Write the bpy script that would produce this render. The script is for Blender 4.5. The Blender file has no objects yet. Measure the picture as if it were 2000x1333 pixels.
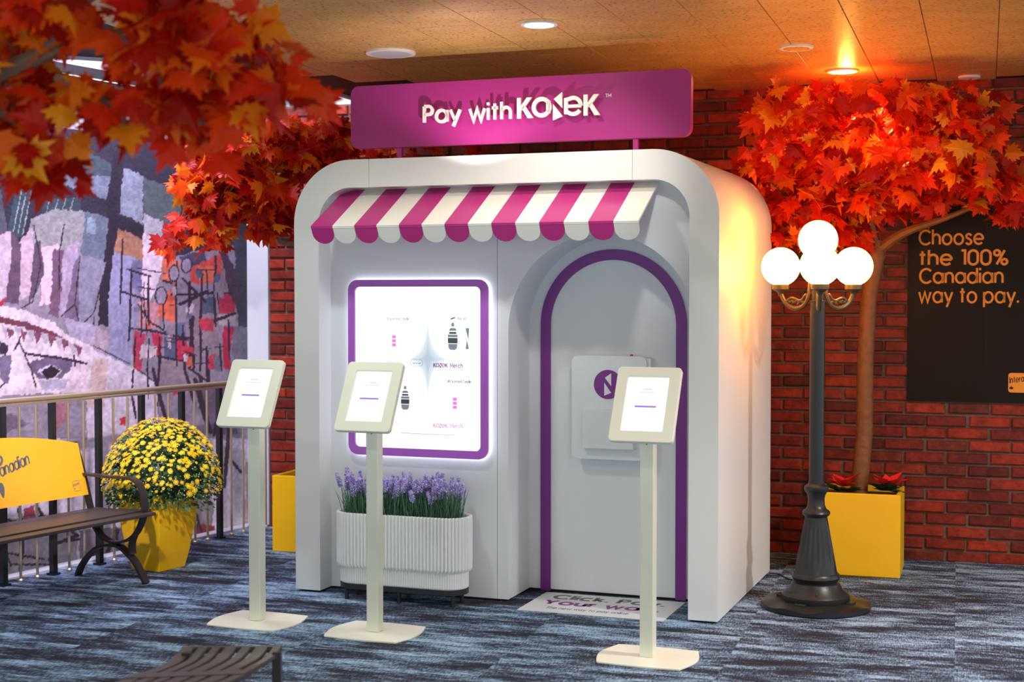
import bpy, bmesh, math, random
import numpy as np
from mathutils import Vector, Matrix
R = math.radians
rnd = random.Random(7)
SC = bpy.context.scene
COL = SC.collection
# ------------------------------------------------------------------ camera, world, lights, exposure
FPX = 2850.0                                   # focal length in pixels of the 2000 x 1333 frame
EYE = Vector((0, 0, 1.6)); PITCH = math.atan((666.5-573)/FPX)
cd = bpy.data.cameras.new('camera'); cam = bpy.data.objects.new('camera', cd); COL.objects.link(cam)
cam.location = EYE; cam.rotation_euler = (math.pi/2-PITCH, 0, 0)
cd.sensor_width = 36; cd.lens = FPX/2000*36; cd.clip_start = .05
cd.dof.use_dof = True; cd.dof.focus_distance = 7.3; cd.dof.aperture_fstop = 2.8
SC.camera = cam
SC.view_settings.view_transform = 'Standard'; SC.view_settings.look = 'None'
SC.view_settings.gamma = 1; SC.view_settings.use_curve_mapping = False
SC.view_settings.exposure = 0.55
W = bpy.data.worlds.new('world'); SC.world = W; W.use_nodes = True
W.node_tree.nodes['Background'].inputs[0].default_value = (.84, .95, .96, 1)
W.node_tree.nodes['Background'].inputs[1].default_value = .80

def light(name, kind, loc, power, color, radius=.05, target=None, angle=90, blend=.5, size=None, sizey=None):
    d = bpy.data.lights.new(name, kind); o = bpy.data.objects.new(name, d); COL.objects.link(o)
    o.location = loc; d.energy = power; d.color = color
    if kind == 'AREA':
        d.shape = 'RECTANGLE'; d.size = size; d.size_y = sizey or size
    else:
        d.shadow_soft_size = radius
    if kind == 'SPOT':
        d.spot_size = R(angle); d.spot_blend = blend
    if target is not None:
        o.rotation_euler = (Vector(target)-Vector(loc)).to_track_quat('-Z', 'Y').to_euler()
    return o
CZ = 2.853                                     # ceiling height
light('downlight_booth', 'SPOT', (.128, 6.86, CZ-.03), 12, (1, .95, .86), .05, (.128, 6.86, 0), 150, .8)
light('downlight_front', 'SPOT', (.55, 5.75, CZ-.03), 44, (1, .95, .88), .05, (.30, 7.2, 2.12), 46, .9)
light('downlight_tree', 'SPOT', (1.88, 8.33, CZ-.02), 110, (1, .60, .22), .05, (1.88, 8.33, 0), 150, .6)
light('downlight_tree_spill', 'POINT', (1.88, 8.25, CZ-.06), 3.0, (1, .52, .10), .03)
# added spot for downlight glare bouncing off the awning on to sign and ceiling
light('awning_bounce', 'SPOT', (-1.16103+1.05*.938-.26*.347, 7.79322-1.05*.347-.26*.938, 2.165), 11, (1, .86, .90), .012, (-1.16103+1.05*.938-.12*.347, 7.79322-1.05*.347-.12*.938, 3.0), 128, .5)
# unseen spots added to fill the room; the first stands for an inferred downlight
for (x, y, p, c) in ((-1.05, 6.5, 48, (.90, 1, .93)), (1.3, 4.2, 50, (1, .96, .90)), (1.0, 1.6, 210, (.98, 1, .96)), (-1.9, 4.9, 42, (.9, 1, .95)), (3.1, 5.4, 310, (1, .95, .95))):
    light('room_fill', 'SPOT', (x, y, CZ-.02), p, c, .08, (x, y, 0), 150, .7)
# cool daylight falling into the stairwell in front of the mural
light('stairwell_daylight', 'AREA', (-2.35, 8.35, 3.85), 105, (.80, .76, 1), None, (-2.5, 8.7, 1.0), size=2.6, sizey=.7)
light('mural_fill', 'SPOT', (-1.75, 5.3, CZ-.03), 420, (1, .89, .98), .06, (-2.5, 8.9, .85), 42, .8)  # unseen spot added to brighten the mural and the flower pot

# ------------------------------------------------------------------ geometry helpers
_F = Vector((0, math.cos(PITCH), -math.sin(PITCH))); _U = Vector((0, math.sin(PITCH), math.cos(PITCH)))
def ray(x, y): return _F*FPX+Vector((x-1000, 0, 0))+_U*(666.5-y)
def onz(x, y, z=0): d = ray(x, y); return EYE+d*((z-1.6)/d.z)
def onpl(x, y, P, n): d = ray(x, y); return EYE+d*((Vector(P)-EYE).dot(n)/d.dot(n))
def aty(x, y, Y): return onpl(x, y, (0, Y, 0), Vector((0, 1, 0)))

class MB:
    def __init__(s): s.v = []; s.f = []; s.m = []
    def add(s, vs, fs, mi=0):
        b = len(s.v); s.v += [tuple(p) for p in vs]; s.f += [tuple(i+b for i in f) for f in fs]; s.m += [mi]*len(fs); return s
    def box(s, x0, x1, y0, y1, z0, z1, mi=0):
        return s.add([(x0,y0,z0),(x1,y0,z0),(x1,y1,z0),(x0,y1,z0),(x0,y0,z1),(x1,y0,z1),(x1,y1,z1),(x0,y1,z1)],
                     [(0,3,2,1),(4,5,6,7),(0,1,5,4),(1,2,6,5),(2,3,7,6),(3,0,4,7)], mi)
    def prism_xz(s, poly, y0, y1, mi=0):          # polygon in the XZ plane (counter-clockwise from the front), front at y0
        n = len(poly)
        vs = [(a,y0,b) for a,b in poly]+[(a,y1,b) for a,b in poly]
        return s.add(vs, [tuple(range(n)), tuple(range(2*n-1,n-1,-1))]+[(i,i+n,(i+1)%n+n,(i+1)%n) for i in range(n)], mi)
    def prism_xy(s, poly, z0, z1, mi=0):
        n = len(poly)
        vs = [(a,b,z0) for a,b in poly]+[(a,b,z1) for a,b in poly]
        return s.add(vs, [tuple(range(n-1,-1,-1)), tuple(range(n,2*n))]+[(i,(i+1)%n,(i+1)%n+n,i+n) for i in range(n)], mi)
    def band_xz(s, outer, inner, y0, y1, mi=0, closed=True):   # ring between two equally long outlines in XZ
        n = len(outer); N = n if closed else n-1
        vs = [(a,y0,b) for a,b in outer]+[(a,y0,b) for a,b in inner]+[(a,y1,b) for a,b in outer]+[(a,y1,b) for a,b in inner]
        fs = []
        for i in range(N):
            j = (i+1) % n
            fs += [(i,j,j+n,i+n), (i+2*n,i+3*n,j+3*n,j+2*n), (i,i+2*n,j+2*n,j), (i+n,j+n,j+3*n,i+3*n)]
        if not closed: fs += [(0,n,3*n,2*n), (n-1,3*n-1,4*n-1,2*n-1)]
        return s.add(vs, fs, mi)
    def lathe(s, prof, n=24, c=(0,0), mi=0, flute=None):
        vs = []; fs = []
        for k,(r,z) in enumerate(prof):
            for i in range(n):
                a = 2*math.pi*i/n; rr = r
                if flute and flute[0] <= k <= flute[1] and i % 2: rr = r*flute[2]
                vs.append((c[0]+rr*math.cos(a), c[1]+rr*math.sin(a), z))
        for k in range(len(prof)-1):
            for i in range(n):
                j = (i+1) % n
                fs.append((k*n+i, k*n+j, (k+1)*n+j, (k+1)*n+i))
        fs.append(tuple(range(n-1,-1,-1))); fs.append(tuple((len(prof)-1)*n+i for i in range(n)))
        return s.add(vs, fs, mi)
    def tube(s, pts, rad, n=8, mi=0):
        pts = [Vector(p) for p in pts]
        rs = rad if isinstance(rad, (list,tuple)) else [rad]*len(pts)
        vs = []; fs = []; prev = None
        for k,p in enumerate(pts):
            t = (pts[min(k+1,len(pts)-1)]-pts[max(k-1,0)]).normalized()
            if prev is None:
                a = Vector((0,0,1)) if abs(t.z) < .9 else Vector((1,0,0)); u = t.cross(a).normalized()
            else: u = (prev-t*prev.dot(t)).normalized()
            prev = u; w = t.cross(u)
            for i in range(n):
                a = 2*math.pi*i/n; vs.append(p+(u*math.cos(a)+w*math.sin(a))*rs[k])
        for k in range(len(pts)-1):
            for i in range(n):
                j = (i+1) % n; fs.append((k*n+i, k*n+j, (k+1)*n+j, (k+1)*n+i))
        fs.append(tuple(range(n-1,-1,-1))); fs.append(tuple((len(pts)-1)*n+i for i in range(n)))
        return s.add(vs, fs, mi)
    def flatbar(s, path, x0, x1, th, mi=0):       # flat bar swept along a path of (y,z); its width lies along x
        n = len(path); vs = []; fs = []
        for k in range(n):
            a = Vector(path[max(k-1,0)]); b = Vector(path[min(k+1,n-1)]); t = (b-a).normalized(); nn = Vector((-t.y, t.x))*th/2
            p = Vector(path[k]); q0 = p+nn; q1 = p-nn
            vs += [(x0,q0.x,q0.y),(x1,q0.x,q0.y),(x1,q1.x,q1.y),(x0,q1.x,q1.y)]
        for k in range(n-1):
            for i in range(4):
                j = (i+1) % 4; fs.append((k*4+i, k*4+j, k*4+4+j, k*4+4+i))
        fs += [(3,2,1,0), tuple((n-1)*4+i for i in range(4))]
        return s.add(vs, fs, mi)
    def build(s, name, mat, parent=None, smooth=False, bevel=0, kind=None, label=None, loc=None, rot=None, fix=False):
        me = bpy.data.meshes.new(name); me.from_pydata(s.v, [], s.f)
        for m in (mat if isinstance(mat, (list,tuple)) else [mat]): me.materials.append(m)
        if any(s.m): me.polygons.foreach_set('material_index', s.m)
        me.update()
        if fix:
            b = bmesh.new(); b.from_mesh(me); bmesh.ops.recalc_face_normals(b, faces=b.faces); b.to_mesh(me); b.free()
        return link(name, me, parent, smooth, bevel, kind, label, loc, rot)
def link(name, me, parent=None, smooth=False, bevel=0, kind=None, label=None, loc=None, rot=None):
    o = bpy.data.objects.new(name, me); COL.objects.link(o); o.parent = parent
    if loc is not None: o.location = loc
    if rot is not None: o.rotation_euler = rot
    if smooth:
        me.polygons.foreach_set('use_smooth', [True]*len(me.polygons))
        if smooth != 'full': me.set_sharp_from_angle(angle=R(38))
    if bevel:
        b = o.modifiers.new('bevel', 'BEVEL'); b.width = bevel; b.segments = 2; b.limit_method = 'ANGLE'; b.angle_limit = R(50)
    if kind: o['kind'] = kind
    if label: o['label'] = label
    return o
def tag(o, label, cat, group=None):
    o['label'] = label; o['category'] = cat
    if group: o['group'] = group
    return o
def thing(name, label, cat, loc=(0,0,0), rotz=0, group=None):
    o = bpy.data.objects.new(name, None); COL.objects.link(o); o.empty_display_size = .1
    o.location = loc; o.rotation_euler = (0,0,rotz); return tag(o, label, cat, group)
def dup(o, name, parent, loc, rot=(0,0,0), sc=1):
    c = bpy.data.objects.new(name, o if isinstance(o, bpy.types.Mesh) else o.data); COL.objects.link(c); c.parent = parent
    c.location = loc; c.rotation_euler = rot; c.scale = (sc,)*3 if isinstance(sc, (int,float)) else sc
    return c
def arc(cx, cz, r, a0, a1, n=16, rz=None):
    rz = rz or r
    return [(cx+r*math.cos(R(a0+(a1-a0)*i/n)), cz+rz*math.sin(R(a0+(a1-a0)*i/n))) for i in range(n+1)]
def rrect(x0, x1, z0, z1, r, n=6):
    return arc(x1-r,z0+r,r,-90,0,n)+arc(x1-r,z1-r,r,0,90,n)+arc(x0+r,z1-r,r,90,180,n)+arc(x0+r,z0+r,r,180,270,n)
def smoothpath(pts, n=6):                      # Catmull-Rom
    P = [Vector(p) for p in pts]; out = []
    for i in range(len(P)-1):
        a = P[max(i-1,0)]; b = P[i]; c = P[i+1]; d = P[min(i+2,len(P)-1)]
        for k in range(n):
            t = k/n
            out.append(.5*((2*b)+(c-a)*t+(2*a-5*b+4*c-d)*t*t+(3*b-a-3*c+d)*t**3))
    out.append(P[-1]); return [tuple(p) for p in out]

# ------------------------------------------------------------------ materials
def srgb(r, g, b):
    f = lambda c: (c/255/12.92) if c/255 <= .04045 else ((c/255+.055)/1.055)**2.4
    return (f(r), f(g), f(b), 1)
def nodemat(name):
    m = bpy.data.materials.new(name); m.use_nodes = True
    return m, m.node_tree, m.node_tree.nodes['Principled BSDF']
def mat(name, col, rough=.5, metal=0, spec=.5, var=0, scale=8, bump=0, bscale=60, emit=0, coat=0):
    m, t, p = nodemat(name); N = t.nodes; L = t.links
    col = tuple(col)+((1,) if len(col) == 3 else ())
    p.inputs['Base Color'].default_value = col; p.inputs['Roughness'].default_value = rough
    p.inputs['Metallic'].default_value = metal; p.inputs['Specular IOR Level'].default_value = spec
    if coat: p.inputs['Coat Weight'].default_value = coat; p.inputs['Coat Roughness'].default_value = .2
    if emit:
        p.inputs['Emission Color'].default_value = col; p.inputs['Emission Strength'].default_value = emit
    if var or bump:
        tc = N.new('ShaderNodeTexCoord')
    if var:
        nz = N.new('ShaderNodeTexNoise'); nz.inputs['Scale'].default_value = scale; nz.inputs['Detail'].default_value = 6
        L.new(tc.outputs['Object'], nz.inputs['Vector'])
        mx = N.new('ShaderNodeMixRGB'); mx.inputs[1].default_value = tuple(c*(1-var) for c in col[:3])+(1,); mx.inputs[2].default_value = tuple(min(1,c*(1+var)) for c in col[:3])+(1,)
        L.new(nz.outputs['Fac'], mx.inputs[0]); L.new(mx.outputs[0], p.inputs['Base Color'])
    if bump:
        n2 = N.new('ShaderNodeTexNoise'); n2.inputs['Scale'].default_value = bscale; n2.inputs['Detail'].default_value = 4
        L.new(tc.outputs['Object'], n2.inputs['Vector'])
        bp = N.new('ShaderNodeBump'); bp.inputs['Strength'].default_value = bump; bp.inputs['Distance'].default_value = .01
        L.new(n2.outputs['Fac'], bp.inputs['Height']); L.new(bp.outputs[0], p.inputs['Normal'])
    return m
def ramp(N, stops):
    r = N.new('ShaderNodeValToRGB'); e = r.color_ramp.elements
    while len(e) < len(stops): e.new(.5)
    for i,(pos,c) in enumerate(stops): e[i].position = pos; e[i].color = tuple(c)+((1,) if len(c) == 3 else ())
    return r
def randmat(name, stops, rough=.6, transl=0, bump=0, bscale=80, texvar=0):
    """colour picked per object and per loose piece"""
    m, t, p = nodemat(name); N = t.nodes; L = t.links
    oi = N.new('ShaderNodeObjectInfo'); ge = N.new('ShaderNodeNewGeometry')
    ad = N.new('ShaderNodeMath'); ad.operation = 'ADD'; fr = N.new('ShaderNodeMath'); fr.operation = 'FRACT'
    L.new(oi.outputs['Random'], ad.inputs[0]); L.new(ge.outputs['Random Per Island'], ad.inputs[1]); L.new(ad.outputs[0], fr.inputs[0])
    r = ramp(N, stops); L.new(fr.outputs[0], r.inputs[0]); c = r.outputs[0]
    tc = N.new('ShaderNodeTexCoord')
    if texvar:
        nz = N.new('ShaderNodeTexNoise'); nz.inputs['Scale'].default_value = 14; nz.inputs['Detail'].default_value = 8; nz.inputs['Roughness'].default_value = .7
        ge2 = N.new('ShaderNodeVectorMath'); ge2.operation = 'ADD'
        L.new(ge.outputs['Position'], ge2.inputs[0]); L.new(oi.outputs['Random'], ge2.inputs[1]); L.new(ge2.outputs[0], nz.inputs['Vector'])
        r2 = ramp(N, [(.3,(1-texvar,)*3),(.7,(1+texvar*.5,)*3)]); L.new(nz.outputs['Fac'], r2.inputs[0])
        mx = N.new('ShaderNodeMixRGB'); mx.blend_type = 'MULTIPLY'; mx.inputs[0].default_value = 1
        L.new(c, mx.inputs[1]); L.new(r2.outputs[0], mx.inputs[2]); c = mx.outputs[0]
    L.new(c, p.inputs['Base Color']); p.inputs['Roughness'].default_value = rough; p.inputs['Specular IOR Level'].default_value = .28
    if bump:
        n2 = N.new('ShaderNodeTexNoise'); n2.inputs['Scale'].default_value = bscale; n2.inputs['Detail'].default_value = 5
        L.new(ge.outputs['Position'], n2.inputs['Vector'])
        bp = N.new('ShaderNodeBump'); bp.inputs['Strength'].default_value = bump; bp.inputs['Distance'].default_value = .006
        L.new(n2.outputs['Fac'], bp.inputs['Height']); L.new(bp.outputs[0], p.inputs['Normal'])
    if transl:
        tr = N.new('ShaderNodeBsdfTranslucent'); mi = N.new('ShaderNodeMixShader'); mi.inputs[0].default_value = transl
        L.new(c, tr.inputs[0]); L.new(p.outputs[0], mi.inputs[1]); L.new(tr.outputs[0], mi.inputs[2])
        L.new(mi.outputs[0], N['Material Output'].inputs[0])
    return m
M = {}
M['white'] = mat('booth_white', (.80,.80,.79), .42, var=.015, scale=3)
M['wallwhite'] = mat('booth_wall_white', (.78,.80,.84), .45, var=.015, scale=3)
M['purple'] = mat('sign_purple', srgb(172,40,128), .38)
M['magenta'] = mat('awning_magenta', srgb(188,48,130), .30)
M['cream'] = mat('awning_cream', (.86,.83,.78), .32)
M['violet'] = mat('violet_paint', srgb(126,38,140), .35)
M['framevio'] = mat('display_violet', srgb(186,98,214), .4)
M['dark'] = mat('black_gap', (.01,.01,.012), .7)
M['letter'] = mat('letter_cream', (.90,.86,.76), .4)
M['black'] = mat('lamp_black', (.016,.016,.018), .36, bump=.05, bscale=200, var=.2, scale=20)
M['bronze'] = mat('lamp_bronze', (.10,.075,.045), .38, metal=.55)
M['stand'] = mat('stand_cream', (.90,.88,.75), .38, var=.03, scale=6)
M['steel'] = mat('brushed_stand_post', (.82,.83,.70), .30, metal=.15, var=.04, scale=10)
M['yellow'] = mat('planter_yellow', srgb(244,188,6), .45, var=.05, scale=4)
M['benchyel'] = mat('bench_yellow', srgb(250,178,40), .35)
M['benchmetal'] = mat('bench_metal', (.045,.038,.038), .33, metal=.4)
M['benchslat'] = mat('bench_slat', (.060,.042,.038), .42, metal=.2, var=.15, scale=12)
M['brass'] = mat('brass_rail', (.62,.50,.36), .32, metal=.7)
M['railblack'] = mat('railing_black', (.018,.02,.022), .3)
M['greyprint'] = mat('grey_print', srgb(95,95,105), .5)
M['bark'] = mat('tree_bark', srgb(120,72,28), .55, var=.45, scale=22, bump=.6, bscale=30)
M['barkgrey'] = mat('tree_bark_grey', srgb(118,100,88), .7, var=.35, scale=22, bump=.5, bscale=40)
M['poster'] = mat('poster_dark_brown', srgb(24,14,9), .5, spec=.2)
M['posterorange'] = mat('poster_orange', srgb(238,150,32), .5)
M['planterwhite'] = mat('planter_white', (.82,.84,.84), .35)
M['rackblack'] = mat('rack_black', (.02,.022,.026), .4)
M['soil'] = mat('soil', (.02,.015,.012), .9, bump=.8, bscale=40)
M['matwhite'] = mat('floor_mat_white', (.74,.74,.76), .4)
M['red'] = mat('red_plastic', (.6,.01,.015), .25)
M['softwhite'] = mat('lilac_white_paint', (.55,.53,.61), .6)
M['pier'] = mat('pier_white', (.60,.64,.68), .6)
M['fixture'] = mat('fixture_white', (.75,.73,.70), .45)
M['cord'] = mat('cord_black', (.01,.01,.01), .5)
M['navy'] = mat('navy_print', srgb(38,34,78), .5)
M['purpleprint'] = mat('purple_print', srgb(140,30,130), .5)
M['leaf'] = randmat('maple_leaf', [(0,(.30,.006,.003)),(.22,(.55,.012,.005)),(.5,(.78,.03,.006)),(.70,(.86,.080,.007)),(.86,(.92,.17,.009)),(.95,(.94,.30,.012)),(1,(.94,.44,.03))], .42, transl=.36)
M['brick'] = randmat('red_brick', [(0,(.13,.016,.009)),(.3,(.22,.021,.009)),(.6,(.30,.027,.010)),(.85,(.36,.036,.012)),(1,(.15,.026,.014))], .5, bump=.5, bscale=50, texvar=.6)
M['mortar'] = mat('mortar', (.15,.10,.085), .85, var=.35, scale=25, bump=.5, bscale=60)
M['mumleaf'] = randmat('mum_leaf', [(0,(.02,.07,.025)),(.5,(.045,.13,.045)),(1,(.10,.2,.09))], .55, transl=.2)
M['mumflower'] = randmat('mum_flower', [(0,(.90,.50,.003)),(.5,(.95,.62,.006)),(1,(.92,.70,.012))], .5)
M['bud'] = randmat('mum_bud', [(0,(.75,.55,.03)),(.6,(.6,.6,.12)),(1,(.5,.6,.2))], .5)
M['lavleaf'] = randmat('lavender_leaf', [(0,(.04,.13,.07)),(.5,(.08,.2,.11)),(1,(.2,.34,.26))], .55, transl=.2)
M['lavflower'] = randmat('lavender_flower', [(0,(.27,.20,.55)),(.5,(.46,.38,.76)),(1,(.68,.60,.92))], .6)
M['poinsettia'] = randmat('poinsettia_red', [(0,(.5,.008,.01)),(1,(.75,.03,.02))], .45)
M['darkleaf'] = randmat('dark_green_leaf', [(0,(.012,.03,.012)),(1,(.03,.07,.025))], .4)

def emit(name, col, s, base=None):
    m, t, p = nodemat(name)
    p.inputs['Base Color'].default_value = tuple(base or col)+(1,); p.inputs['Emission Color'].default_value = tuple(col)+(1,); p.inputs['Emission Strength'].default_value = s; p.inputs['Roughness'].default_value = .25
    return m
M['globe'] = emit('lit_globe', (1,.36,.05), 18, (.9,.9,.9))
M['screen'] = emit('tablet_screen', (.95,.97,1), .74, (.1,.1,.1))
M['screenbar'] = emit('screen_bar_purple', (.36,.18,.72), .68, (.05,.05,.05))
M['screengrey'] = emit('screen_text_grey', (.62,.62,.72), .68, (.05,.05,.05))
M['halo'] = emit('display_backlight', (.86,.93,1), 2.6, (.9,.9,.9))
M['lampdisc'] = emit('downlight_lens', (1,.96,.88), 8, (.9,.9,.9))
M['amberdisc'] = emit('amber_downlight_lens', (1,.55,.14), 8, (.9,.9,.9))
M['scr_navy'] = emit('display_print_navy', srgb(70,62,110)[:3], .68, (.02,)*3)
M['scr_purple'] = emit('display_print_purple', srgb(120,36,140)[:3], .68, (.02,)*3)
M['scr_lilac'] = emit('display_print_lilac', srgb(212,158,216)[:3], .68, (.02,)*3)
M['scr_pink'] = emit('display_print_pink', srgb(250,120,226)[:3], .68, (.02,)*3)
M['scr_grey'] = emit('display_print_grey', srgb(120,128,140)[:3], .68, (.02,)*3)
M['scr_dark'] = emit('display_print_dark', srgb(52,54,66)[:3], .68, (.02,)*3)
M['scr_card'] = emit('display_print_pale', srgb(222,230,240)[:3], .68, (.02,)*3)

# carpet: streaked blue-grey planks laid along the booth front
YAW = R(-20.311)
def carpet():
    m, t, p = nodemat('carpet'); N = t.nodes; L = t.links
    tc = N.new('ShaderNodeTexCoord'); mp = N.new('ShaderNodeMapping'); mp.inputs['Rotation'].default_value = (0,0,R(17)); L.new(tc.outputs['Object'], mp.inputs['Vector'])
    sc = N.new('ShaderNodeVectorMath'); sc.operation = 'MULTIPLY'; sc.inputs[1].default_value = (1/.95,1/.26,1); L.new(mp.outputs[0], sc.inputs[0])
    fl = N.new('ShaderNodeVectorMath'); fl.operation = 'FLOOR'; L.new(sc.outputs[0], fl.inputs[0])
    wn = N.new('ShaderNodeTexWhiteNoise'); wn.noise_dimensions = '3D'; L.new(fl.outputs[0], wn.inputs['Vector'])
    s2 = N.new('ShaderNodeVectorMath'); s2.operation = 'SCALE'; s2.inputs['Scale'].default_value = 3; L.new(wn.outputs['Color'], s2.inputs[0])
    ad = N.new('ShaderNodeVectorMath'); ad.operation = 'ADD'; L.new(mp.outputs[0], ad.inputs[0]); L.new(s2.outputs[0], ad.inputs[1])
    def noise(scale, detail, rough, src=ad):
        ml = N.new('ShaderNodeVectorMath'); ml.operation = 'MULTIPLY'; ml.inputs[1].default_value = scale; L.new(src.outputs[0], ml.inputs[0])
        nz = N.new('ShaderNodeTexNoise'); nz.inputs['Scale'].default_value = 1; nz.inputs['Detail'].default_value = detail; nz.inputs['Roughness'].default_value = rough
        L.new(ml.outputs[0], nz.inputs['Vector']); return nz.outputs['Fac']
    a = noise((2.0,7.5,1), 8, .70); b = noise((150,28,1), 2, .5, mp); c = noise((14,90,1), 4, .65, mp); d = noise((1.1,1.8,1), 2, .5, mp)
    def comb(x, y, k):
        mm = N.new('ShaderNodeMath'); mm.operation = 'MULTIPLY_ADD'; L.new(y, mm.inputs[0]); mm.inputs[1].default_value = k
        if isinstance(x, float): mm.inputs[2].default_value = x
        else: L.new(x, mm.inputs[2])
        return mm.outputs[0]
    v = comb(comb(comb(comb(-1.20,a,1.75),b,.62),c,.66),d,.40)
    r = ramp(N, [(.32,srgb(42,42,52)),(.46,srgb(64,70,86)),(.58,srgb(104,126,152)),(.78,srgb(160,188,214))]); L.new(v, r.inputs[0])
    L.new(r.outputs[0], p.inputs['Base Color']); p.inputs['Roughness'].default_value = .95; p.inputs['Specular IOR Level'].default_value = .15
    bp = N.new('ShaderNodeBump'); bp.inputs['Strength'].default_value = .5; bp.inputs['Distance'].default_value = .004; L.new(b, bp.inputs['Height']); L.new(bp.outputs[0], p.inputs['Normal'])
    return m
M['carpet'] = carpet()
def goldceil():
    m, t, p = nodemat('gold_ceiling_tile'); N = t.nodes; L = t.links
    ge = N.new('ShaderNodeNewGeometry'); oi = N.new('ShaderNodeObjectInfo')
    n1 = N.new('ShaderNodeTexNoise'); n1.inputs['Scale'].default_value = 55; n1.inputs['Detail'].default_value = 3; L.new(ge.outputs['Position'], n1.inputs['Vector'])
    n2 = N.new('ShaderNodeTexNoise'); n2.inputs['Scale'].default_value = 7; n2.inputs['Detail'].default_value = 4; L.new(ge.outputs['Position'], n2.inputs['Vector'])
    r1 = ramp(N, [(.33,(.20,.10,.035)),(.40,(.74,.44,.125)),(.7,(.86,.54,.18))]); L.new(n1.outputs['Fac'], r1.inputs[0])
    r2 = ramp(N, [(.3,(.82,)*3),(.7,(1,)*3)]); L.new(n2.outputs['Fac'], r2.inputs[0])
    mx = N.new('ShaderNodeMixRGB'); mx.blend_type = 'MULTIPLY'; mx.inputs[0].default_value = 1; L.new(r1.outputs[0], mx.inputs[1]); L.new(r2.outputs[0], mx.inputs[2])
    L.new(mx.outputs[0], p.inputs['Base Color']); p.inputs['Roughness'].default_value = .38; p.inputs['Metallic'].default_value = .25
    n3 = N.new('ShaderNodeTexNoise'); n3.inputs['Scale'].default_value = 130; n3.inputs['Detail'].default_value = 3; L.new(ge.outputs['Position'], n3.inputs['Vector'])
    bp = N.new('ShaderNodeBump'); bp.inputs['Strength'].default_value = .5; bp.inputs['Distance'].default_value = .004; L.new(n3.outputs['Fac'], bp.inputs['Height']); L.new(bp.outputs[0], p.inputs['Normal'])
    return m
M['gold'] = goldceil()

# ------------------------------------------------------------------ stroke lettering (geometric sans), drawn in the local XZ plane
def C_(cx, cz, r, a0=0, a1=360, n=24): return arc(cx, cz, r, a0, a1, n)
G = {
 'a': (.5, [C_(.25,.25,.25), [(.5,.5),(.5,0)]]), 'b': (.5, [C_(.25,.25,.25), [(0,.74),(0,0)]]), 'c': (.43, [C_(.25,.25,.25,48,312)]),
 'd': (.5, [C_(.25,.25,.25), [(.5,.74),(.5,0)]]), 'e': (.5, [[(.02,.25),(.5,.25)], C_(.25,.25,.25,0,318)]),
 'h': (.4, [[(0,.74),(0,0)], C_(.2,.3,.2,180,0)+[(.4,0)]]), 'i': (0, [[(0,.5),(0,0)], [(0,.62),(0,.74)]]),
 'k': (.34, [[(0,.74),(0,0)], [(0,.2),(.31,.5)], [(.11,.3),(.34,0)]]), 'l': (0, [[(0,.74),(0,0)]]),
 'm': (.68, [[(0,.5),(0,0)], C_(.17,.33,.17,180,0)+[(.34,0)], C_(.51,.33,.17,180,0)+[(.68,0)]]),
 'n': (.4, [[(0,.5),(0,0)], C_(.2,.3,.2,180,0)+[(.4,0)]]), 'o': (.5, [C_(.25,.25,.25)]),
 'p': (.5, [C_(.25,.25,.25), [(0,.5),(0,-.22)]]), 'r': (.22, [[(0,.5),(0,0)], C_(.2,.3,.2,180,85,8)]),
 's': (.3, [smoothpath([(.3,.42),(.22,.49),(.12,.5),(.03,.44),(.03,.34),(.14,.27),(.26,.2),(.3,.1),(.22,.01),(.1,0),(0,.08)],3)]),
 't': (.27, [[(.13,.68),(.13,0)], [(0,.5),(.27,.5)]]), 'u': (.4, [[(0,.5)]+C_(.2,.2,.2,180,360)+[(.4,.5)], [(.4,.3),(.4,0)]]),
 'w': (.68, [[(0,.5),(.17,0),(.34,.5),(.51,0),(.68,.5)]]), 'y': (.44, [[(0,.5),(.23,0)], [(.44,.5),(.12,-.22)]]),
 'C': (.6, [C_(.35,.35,.35,42,318)]), 'P': (.4, [[(0,.7),(0,0)], [(0,.7),(.2,.7)]+C_(.2,.52,.18,90,-90)+[(0,.34)]]),
 'Y': (.5, [[(0,.7),(.25,.32),(.5,.7)], [(.25,.32),(.25,0)]]), 'M': (.62, [[(0,0),(0,.7),(.31,.2),(.62,.7),(.62,0)]]),
 'S': (.4, [smoothpath([(.4,.58),(.3,.69),(.16,.7),(.03,.6),(.05,.45),(.2,.37),(.36,.28),(.4,.13),(.28,.01),(.12,0),(0,.12)],3)]),
 'T': (.44, [[(0,.7),(.44,.7)], [(.22,.7),(.22,0)]]), 'A': (.52, [[(0,0),(.26,.7),(.52,0)], [(.09,.24),(.43,.24)]]),
 'B': (.4, [[(0,0),(0,.7),(.2,.7)]+C_(.2,.53,.17,90,-90)+[(.05,.36)], [(0,.36),(.2,.36)]+C_(.2,.18,.18,90,-90)+[(0,0)]]),
 'I': (0, [[(0,.7),(0,0)]]), 'H': (.46, [[(0,.7),(0,0)], [(.46,.7),(.46,0)], [(0,.36),(.46,.36)]]), 'N': (.46, [[(0,0),(0,.7),(.46,0),(.46,.7)]]),
 '0': (.42, [C_(.21,.49,.21,0,180)+C_(.21,.21,.21,180,360)+[(.42,.49)]]), '1': (.17, [[(0,.7),(.17,.7),(.17,0)]]),
 '%': (.6, [C_(.13,.57,.13), C_(.47,.13,.13), [(.48,.7),(.12,0)]]), '.': (0, [[(0,0),(0,.1)]]), ' ': (.12, []),
}
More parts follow.
